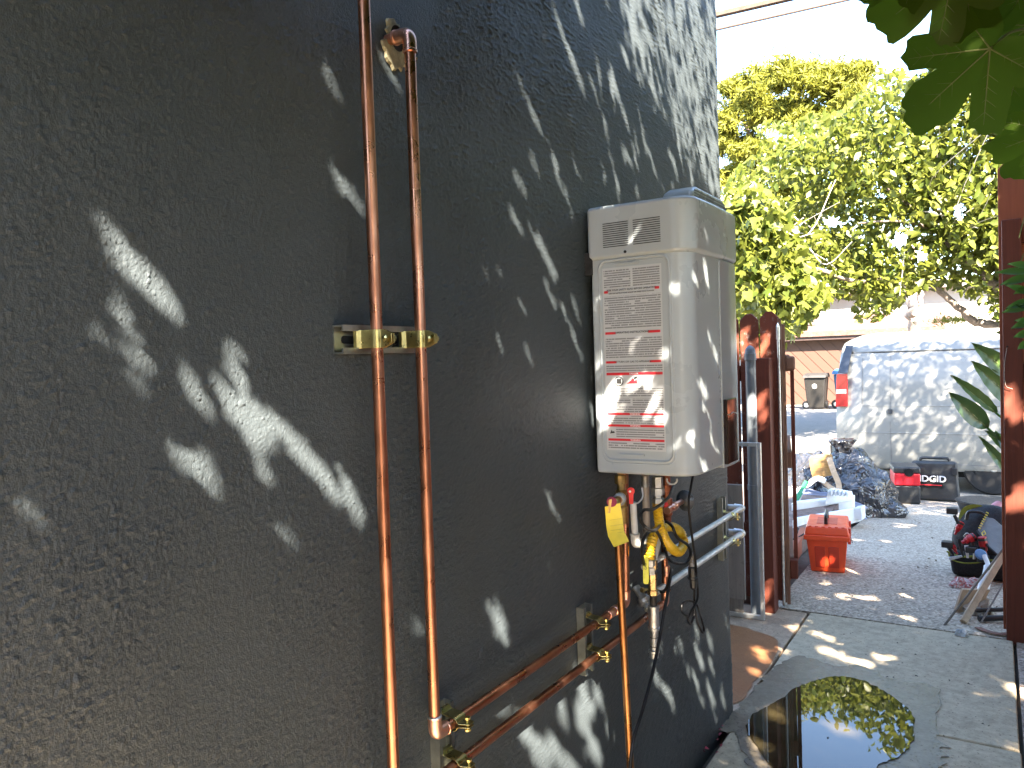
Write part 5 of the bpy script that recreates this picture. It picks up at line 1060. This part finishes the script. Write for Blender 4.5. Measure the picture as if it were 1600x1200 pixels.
def figleaf(tip, base, Y, size=None, nrm=None, k=0, tipY=None, stem=None, par=None):
    """leaf junction seen at pixel base, tip at pixel tip, at distance Y"""
    b_ = np.array(ay(*base, Y)); t_ = np.array(ay(*tip, tipY if tipY else Y)); x = t_-b_; l = np.linalg.norm(x); x /= l
    n_ = np.array(nrm if nrm is not None else (CAM-b_)); n_ = n_/np.linalg.norm(n_); z = n_-x*(n_@x); z /= np.linalg.norm(z); y = np.cross(z, x)
    me, mv = LM[k % 4]; o = bpy.data.objects.new('leaf', me); COL.objects.link(o); o.parent = par or FG
    mm = Matrix([[x[0], y[0], z[0]], [x[1], y[1], z[1]], [x[2], y[2], z[2]]]).to_4x4(); s_ = size or l
    rl = root_loc(par or FG); o.matrix_local = Matrix.Translation(Vector(b_)-rl) @ mm @ Matrix.Scale(s_, 4)
    v = bpy.data.objects.new('vein', mv); COL.objects.link(v); v.parent = o
    if stem: MB().tube(sm([b_, (b_+np.array(ay(*stem, Y+.05)))/2+[0, 0, .01], ay(*stem, Y+.08)], 4), .0028, 6).build('stem', M['vein'], par or FG)
    return o
figleaf((1420, 192), (1547, 76), 1.75, k=0, nrm=(.1, -1, .05), stem=(1606, 44))
figleaf((1366, 50), (1492, -52), 1.7, k=1, nrm=(.25, -1, -.15), stem=(1560, -90))
figleaf((1520, 60), (1500, -70), 1.75, k=2, nrm=(.3, -1, .1), stem=(1560, -90))
figleaf((1345, -5), (1440, -75), 1.65, k=3, nrm=(.2, -1, .2), stem=(1500, -110))
figleaf((1575, 172), (1610, 40), 1.95, k=3, nrm=(-.4, -1, .2), stem=(1650, 0))
figleaf((1541, 243), (1640, 205), 1.85, k=2, nrm=(.1, -1, .4), stem=(1680, 200))
figleaf((1585, 285), (1640, 190), 2.0, k=1, nrm=(-.3, -1, .1), stem=(1680, 180))
figleaf((1560, 40), (1640, -60), 1.8, k=0, nrm=(-.2, -1, .3), stem=(1700, -80))
figleaf((1420, -30), (1545, -110), 1.9, k=2, nrm=(.2, -1, .0), stem=(1600, -120))
figleaf((1545, 95), (1625, 90), 2.1, k=1, nrm=(.3, -1, -.2), stem=(1680, 90))
twig = [ay(1740, 60, 1.9), ay(1660, 20, 1.85), ay(1580, -60, 1.8), ay(1490, -110, 1.75)]
limb(FG, [(1.35, 1.9, 2.55)]+twig, .012, .005, M['bark'], 'twig'); limb(FG, [(1.1, 2.2, 2.4), ay(1720, 120, 2.0), ay(1690, 195, 1.95)], .009, .005, M['bark'], 'twig')

# -- unseen foliage of the fig, shaped to cast the shade: leaves set along sun rays, gaps cut where dapples fall
holes = []
def H2(P1, P2, r): holes.append((np.array(P1, float), np.array(P2, float), r))
wall_spots = """165 360 188 395 8;190 400 255 465 17;235 450 262 478 13;185 470 203 512 6;152 520 218 563 8;370 545 372 585 13;297 590 315 630 9;350 610 373 658 11;400 650 412 700 20;435 665 500 735 15;505 750 522 775 13;540 745 558 805 10;285 712 330 750 13;308 700 335 735 10;443 828 449 840 7;218 845 250 865 7;50 815 68 832 7;212 600 216 625 6;405 735 422 745 6
515 125 533 150 7;530 285 568 325 8;600 90 622 130 6;666 45 678 60 4;745 3 758 18 7;866 20 910 135 10;898 -5 908 28 9;925 62 935 112 8;806 115 820 145 7;825 230 837 260 7;845 200 855 222 5;806 280 820 298 6;800 335 814 358 7;737 265 748 280 4;832 358 868 432 10;853 445 866 468 7;882 480 909 556 8;898 470 905 500 5;922 490 925 515 4;772 410 780 428 5;945 190 957 250 8;927 145 936 170 5;962 135 982 200 8;960 270 970 300 6;1017 240 1025 268 7;822 540 830 558 4;857 780 869 800 7;712 905 733 938 9;774 952 786 990 15;642 972 658 998 7;686 742 698 768 5;851 860 857 878 6;940 250 944 280 5;990 230 996 262 5
905 1062 922 1105 19;822 1138 848 1185 30;870 1085 884 1128 13;927 1056 936 1098 12;905 1112 932 1180 24;862 1165 900 1210 20;1086 1012 1098 1038 10;1105 1067 1114 1098 8;1090 1072 1098 1095 9;1126 1077 1131 1100 6;1132 952 1138 978 7;1107 992 1114 1013 8;1046 992 1056 1018 6;1112 800 1118 815 6;1058 1000 1066 1018 5;772 1102 790 1108 6;1140 880 1142 900 4;1082 1050 1086 1060 7;945 1110 955 1150 8"""
for s_ in wall_spots.replace('\n', ';').split(';'):
    a, b_, c_, d_, r_ = map(float, s_.split()); H2(ax(a, b_), ax(c_, d_), (r_*.72+1.3)/1000)
for a, b_, c_, d_, r_ in ((940, 330, 950, 322, 8), (1001, 350, 986, 375, 5), (931, 505, 932, 520, 7), (962, 600, 946, 658, 15), (985, 600, 1000, 590, 9), (928, 625, 938, 640, 9), (976, 630, 971, 635, 4), (1010, 590, 1016, 600, 6), (995, 530, 990, 540, 3), (1017, 365, 1019, 370, 3), (934, 555, 936, 580, 6)): H2(ay(a, b_, 1.74), ay(c_, d_, 1.74), r_*.72/1000)
for a, b_, c_, d_, r_ in ((1050, 545, 1058, 537, 7), (1060, 578, 1063, 588, 10), (1088, 580, 1100, 612, 11), (1077, 365, 1079, 380, 6), (1096, 370, 1104, 395, 7), (1113, 350, 1118, 378, 5), (1097, 402, 1101, 420, 6), (1084, 425, 1089, 440, 5), (1103, 437, 1105, 460, 6), (1085, 457, 1089, 470, 5), (1125, 415, 1129, 430, 5), (1105, 525, 1107, 530, 5), (1091, 520, 1095, 538, 4), (1070, 655, 1072, 658, 5), (1101, 642, 1109, 668, 6), (1058, 732, 1068, 725, 12), (1096, 722, 1104, 738, 7), (1112, 690, 1119, 708, 5), (1125, 330, 1132, 355, 6), (1060, 480, 1064, 500, 6), (1120, 560, 1122, 590, 5), (1085, 670, 1088, 690, 6), (1066, 400, 1069, 420, 5), (1148, 560, 1150, 600, 5), (1146, 440, 1147, 480, 6)): H2(ax(a, b_, .27), ax(c_, d_, .27), r_*.9/1000)
for s_ in "1276 990 1291 996 8;1297 1017 1305 1018 7;1337 1033 1349 1034 9;1377 1026 1388 1027 5;1418 927 1443 932 8;1407 964 1428 966 6;1315 931 1321 932 5;1182 1017 1194 1018 10;1221 1012 1225 1018 7;1189 1027 1193 1028 6;1173 1047 1179 1048 9;1162 962 1170 962 9;1237 980 1244 980 8;1206 1116 1214 1118 8;1181 1160 1185 1168 9;1303 1140 1333 1145 13;1202 1118 1210 1122 8;1370 892 1378 893 6;1393 835 1400 835 5;1596 1075 1598 1090 9;1590 980 1594 982 8;1175 1190 1178 1198 9".split(';'):
    a, b_, c_, d_, r_ = map(float, s_.split()); H2(gp(a, b_), gp(c_, d_), r_/1000)
for (a, b_, c_, d_, Yv, r_) in ((1190, 545, 1190, 540, 4.21, 14), (1200, 530, 1202, 520, 4.21, 11), (1165, 530, 1162, 520, 4.21, 22), (1188, 628, 1188, 622, 4.1, 12), (1194, 650, 1192, 640, 4.1, 9), (1168, 640, 1168, 630, 4.0, 16), (1166, 668, 1166, 660, 4.0, 12), (1575, 618, 1580, 650, 4.2, 14), (1586, 640, 1588, 650, 4.2, 10), (1140, 700, 1145, 690, 4.2, 25), (1195, 925, 1195, 930, 4.1, 12), (1570, 785, 1571, 787, 4.2, 8)): H2(ay(a, b_, Yv), ay(c_, d_, Yv), r_/1000)
hr = np.random.default_rng(77)
for k in range(60):
    x_, y_ = hr.uniform(840, 1112), hr.uniform(0, 300)
    if hr.random() > .15+.85*((x_-840)/270): continue
    H2(ax(x_, y_), ax(x_+hr.uniform(4, 9), y_+hr.uniform(15, 50)), hr.uniform(.003, .008))
for k in range(12):
    x_, y_ = hr.uniform(690, 900), hr.uniform(0, 560); H2(ax(x_, y_), ax(x_+6, y_+14), hr.uniform(.003, .005))
for k in range(14):
    x_, y_ = hr.uniform(1010, 1130), hr.uniform(960, 1110); H2(ax(x_, y_), ax(x_+5, y_+18), hr.uniform(.004, .007))
for k in range(22):
    q_ = np.array([hr.uniform(-.1, .9), hr.uniform(4.4, 7.6), 0]); H2(q_, q_+[hr.uniform(-.06, .06), .02, 0], hr.uniform(.006, .014))
e1 = np.cross(SUN, [0, 0, 1.]); e1 /= np.linalg.norm(e1); e2 = np.cross(e1, SUN)
HA = np.array([[h[0]@e1, h[0]@e2] for h in holes]); HB_ = np.array([[h[1]@e1, h[1]@e2] for h in holes]); HR = np.array([h[2] for h in holes])
def inhole(P_, pad):
    q = np.stack([P_@e1, P_@e2], 1); bad = np.zeros(len(q), bool)
    for a, b_, r_ in zip(HA, HB_, HR):
        ab = b_-a; L = max(ab@ab, 1e-9); t_ = np.clip(((q-a)@ab)/L, 0, 1); d = np.linalg.norm(q-a-t_[:, None]*ab, axis=1); bad |= d < r_+pad
    return bad
def visible(P_):
    v = P_-CAM; z = v@fwd; px = 800+F*(v@rgt)/np.maximum(z, 1e-3); py = 600-F*(v@upv)/np.maximum(z, 1e-3); return (z > .05) & (px > -60) & (px < 1660) & (py > -60) & (py < 1260)
def shade(n, targets, ts, pad, keep=None):
    Tg = targets(n); t_ = RNG.uniform(*ts, size=n); P_ = Tg+t_[:, None]*SUN
    ok = ~visible(P_) & (P_[:, 2] > 1.9) & ~inhole(Tg, pad)
    if keep is not None: ok &= keep(Tg)
    ok &= ~((P_[:, 0] < .12) & (P_[:, 2] < 4.0))
    return P_[ok]
LITP = [(958, -60), (972, 60), (998, 150), (1012, 165), (1030, 190), (1075, 260), (1112, 330), (1130, 340), (1400, 300), (1400, -400), (940, -400)]
def wallpx(P_):
    v = P_-CAM; z = v@fwd; return 800+F*(v@rgt)/z, 600-F*(v@upv)/z
def keepw(T_):
    x, y = wallpx(T_); lit = inpoly(x, y, LITP); return ~lit | (RNG.random(len(T_)) < .075)
wt = lambda n: np.stack([np.zeros(n), RNG.uniform(-.25, 3.05, n), RNG.uniform(-.1, 3.4, n)], 1)
gt = lambda n: np.stack([RNG.uniform(-1.6, 2.2, n), RNG.uniform(1.2, 8.0, n), np.zeros(n)], 1)
gk = lambda T_: ~inpoly(T_[:, 0], T_[:, 1], [(-1.6, 6.2), (-.9, 6.6), (-.5, 8.2), (-1.6, 8.2)]) 
gw = lambda T_: gk(T_) & (((T_+SUN*0)[:, 0] > .9) | ~((T_[:, 1]-(-SUN[1]/SUN[0])*0 < 0)))
def notlit(T_):      # leaves aimed at the ground must not cross the sunlit part of the wall
    q = T_-SUN*0; s_ = T_[:, 0]/SUN[0]; w_ = T_-SUN*s_[:, None]; on = (T_[:, 0] > 0) 
    x, y = wallpx(np.stack([np.zeros(len(w_)), np.maximum(w_[:, 1], .1), w_[:, 2]], 1)); return ~(on & (w_[:, 2] > .3) & (w_[:, 1] < 2.95) & inpoly(x, y, LITP))
A1 = np.concatenate([shade(60000, wt, (1.0, 3.0), .011, keepw), shade(26000, wt, (2.4, 4.4), .011, keepw)])
hk = RNG.integers(0, len(holes), 90000); sc_ = RNG.random(90000)[:, None]
near = np.array([h[0] for h in holes])[hk]*(1-sc_)+np.array([h[1] for h in holes])[hk]*sc_+RNG.normal(size=(90000, 3))*.05
near = near[near[:, 0] < .3]
A1b = shade(len(near), lambda n: near, (1.0, 3.6), .0045, keepw)
# lit zone again: every leaf between the sun and that part of the wall
def wall_of(P_): s_ = P_[:, 0]/SUN[0]; return P_-SUN*s_[:, None]
def clean(P_, frac=.05):
    w_ = wall_of(P_); x, y = wallpx(np.stack([np.zeros(len(w_)), np.clip(w_[:, 1], .1, 99), w_[:, 2]], 1)); lit = (w_[:, 1] > .3) & (w_[:, 1] < 3.0) & (w_[:, 2] > .5) & inpoly(x, y, LITP)
    return P_[~lit | (RNG.random(len(P_)) < frac)]
A2 = clean(np.concatenate([shade(26000, gt, (3.0, 6.0), .032, gk), shade(34000, gt, (5.5, 10.0), .032, gk)]))
LS = .085
leafcloud('foliage', A1, .046, 'chip', M['leaf_fig'], FG, up=.5, droop=.1); leafcloud('foliage', A1b, .017, 'chip', M['leaf_fig'], FG, up=.5, droop=.1); leafcloud('foliage', A2, LS, 'broad', M['leaf_fig'], FG, up=.5, droop=.1)
lf = lambda n: np.stack([RNG.uniform(.3, 1.3, n), RNG.uniform(1.3, 2.2, n), RNG.uniform(1.8, 2.5, n)], 1)
A5 = clean(shade(2200, lf, (.7, 2.6), .02), .02); leafcloud('foliage', A5, LS, 'broad', M['leaf_fig'], FG, up=.5)  # extra unseen leaves added to shade the large fig leaves
# unseen leaves added to cast coarser dapple over the van and the end of the driveway
vt = lambda n: np.stack([RNG.uniform(-1.6, 3, n), np.full(n, 10.82), RNG.uniform(-.5, 1.75, n)], 1)
A3 = np.concatenate([shade(6500, vt, (3.6, 6.5), 0.0), shade(5500, vt, (6, 10.5), 0.0)]); leafcloud('foliage', A3, .085, 'simple', M['leaf_mid'], FG, up=.5)
gt2 = lambda n: np.stack([RNG.uniform(-1.0, 3, n), RNG.uniform(8.0, 10.8, n), np.full(n, -.3)], 1)
A4 = shade(19000, gt2, (4.0, 10.5), 0.0); leafcloud('foliage', A4, .085, 'simple', M['leaf_mid'], FG, up=.5)

# -- bird of paradise by the post, climbing vine leaves
BP = thing('bird_of_paradise', 'bird of paradise plant with large paddle leaves left of the post', 'plant', (1.35, 6.5, ZG(6.5)))
def paddle(base, tip, stem, Y, w=.085, roll=0., fold=.02):
    b_, t_ = np.array(ay(*base, Y)), np.array(ay(*tip, Y-.15)); x = t_-b_; l = np.linalg.norm(x); x /= l; n_ = np.array([sin(roll)*.8, -cos(roll), .25]); z = n_-x*(n_@x); z /= np.linalg.norm(z); y = np.cross(z, x)
    vs = []; N_ = 14
    for i in range(N_+1):
        q = i/N_; wd = w*(sin(pi*min(1, q**.75))**.75)*(1-.15*q) if 0 < q < 1 else .002
        for j, s_ in enumerate((-1, -.5, 0, .5, 1)): vs.append(b_+x*l*q+y*s_*wd+z*(abs(s_)*fold-(.05*l*q*q)+.004*sin(i*2.1+j)))
    fs = [(i*5+j, i*5+j+1, i*5+j+6, i*5+j+5) for i in range(N_) for j in range(4)]
    o = MB().add(vs, fs).build('leaf', M['leaf_str'], BP, smooth=True); a_ = o.data.attributes.new('rnd', 'FLOAT', 'FACE'); a_.data.foreach_set('value', [float(RNG.random())]*len(o.data.polygons))
    MB().tube([b_+x*l*q-z*.05*l*q*q-z*.002 for q in np.linspace(0, .97, 8)], [.006, .005, .004, .004, .003, .003, .002, .001], 6).build('midrib', M['vein'], o)
    MB().tube(sm([b_, (b_+np.array(ay(*stem, Y)))/2+[0, 0, -.0], ay(*stem, Y), (1.35, Y, ZG(6.5))], 5), [.008]*10+[.016]*6, 8).build('stalk', M['leaf_small'], BP, smooth=True)
for base, tip, stem, Y, w, ro in (((1542, 668), (1483, 613), (1568, 690), 6.4, .075, .2), ((1556, 645), (1487, 586), (1580, 665), 6.5, .05, .7), ((1600, 640), (1519, 564), (1620, 680), 6.6, .085, .3), ((1595, 595), (1519, 536), (1620, 640), 6.6, .075, .1), ((1580, 745), (1531, 682), (1610, 780), 6.3, .04, .5), ((1592, 710), (1540, 673), (1620, 760), 6.5, .055, .4), ((1640, 520), (1556, 520), (1660, 640), 6.7, .07, .2)): paddle(base, tip, stem, Y, w, ro)
CV = thing('climbing_vine', 'light green pointed vine leaves poking in over the red post', 'vine', ay(1640, 480, 2.6))
vst = [ay(1660, 560, 2.7), ay(1640, 500, 2.7), ay(1625, 430, 2.65), ay(1640, 380, 2.6)]; limb(CV, vst, .005, .003, M['vein'], 'stem')
def vleaf(base, tip, Y, w=.016):
    b_, t_ = np.array(ay(*base, Y)), np.array(ay(*tip, Y-.02)); x = t_-b_; l = np.linalg.norm(x); x /= l; z = np.array([.2, -.8, .8]); z -= x*(z@x); z /= np.linalg.norm(z); y = np.cross(z, x); vs = []
    for i in range(8):
        q = i/7; wd = w*sin(pi*q**.8)**.9 if 0 < i < 7 else .0005
        for s_ in (-1, 0, 1): vs.append(b_+x*l*q+y*s_*wd+z*(abs(s_)*.004-.1*l*q*q))
    o = MB().add(vs, [(i*3+j, i*3+j+1, i*3+j+4, i*3+j+3) for i in range(7) for j in range(2)]).build('leaf', M['leaf_small'], CV, smooth=True); a_ = o.data.attributes.new('rnd', 'FLOAT', 'FACE'); a_.data.foreach_set('value', [float(RNG.random())]*len(o.data.polygons))
for base, tip in (((1612, 425), (1556, 424)), ((1615, 432), (1563, 443)), ((1620, 418), (1575, 411)), ((1612, 460), (1572, 444)), ((1622, 448), (1584, 458)), ((1618, 470), (1572, 480)), ((1612, 478), (1566, 487)), ((1622, 500), (1580, 512)), ((1618, 520), (1584, 526)), ((1620, 505), (1586, 500)), ((1622, 490), (1590, 474)), ((1615, 535), (1590, 545))): vleaf(base, tip, 2.6)
for b0_, t0_ in (((1600, 395), (1591, 420)), ((1603, 330), (1592, 372))): MB().tube([ay(*b0_, 2.6), ay(*t0_, 2.6)], .0015, 5).build('tendril', M['vein'], CV)
#SECTION5
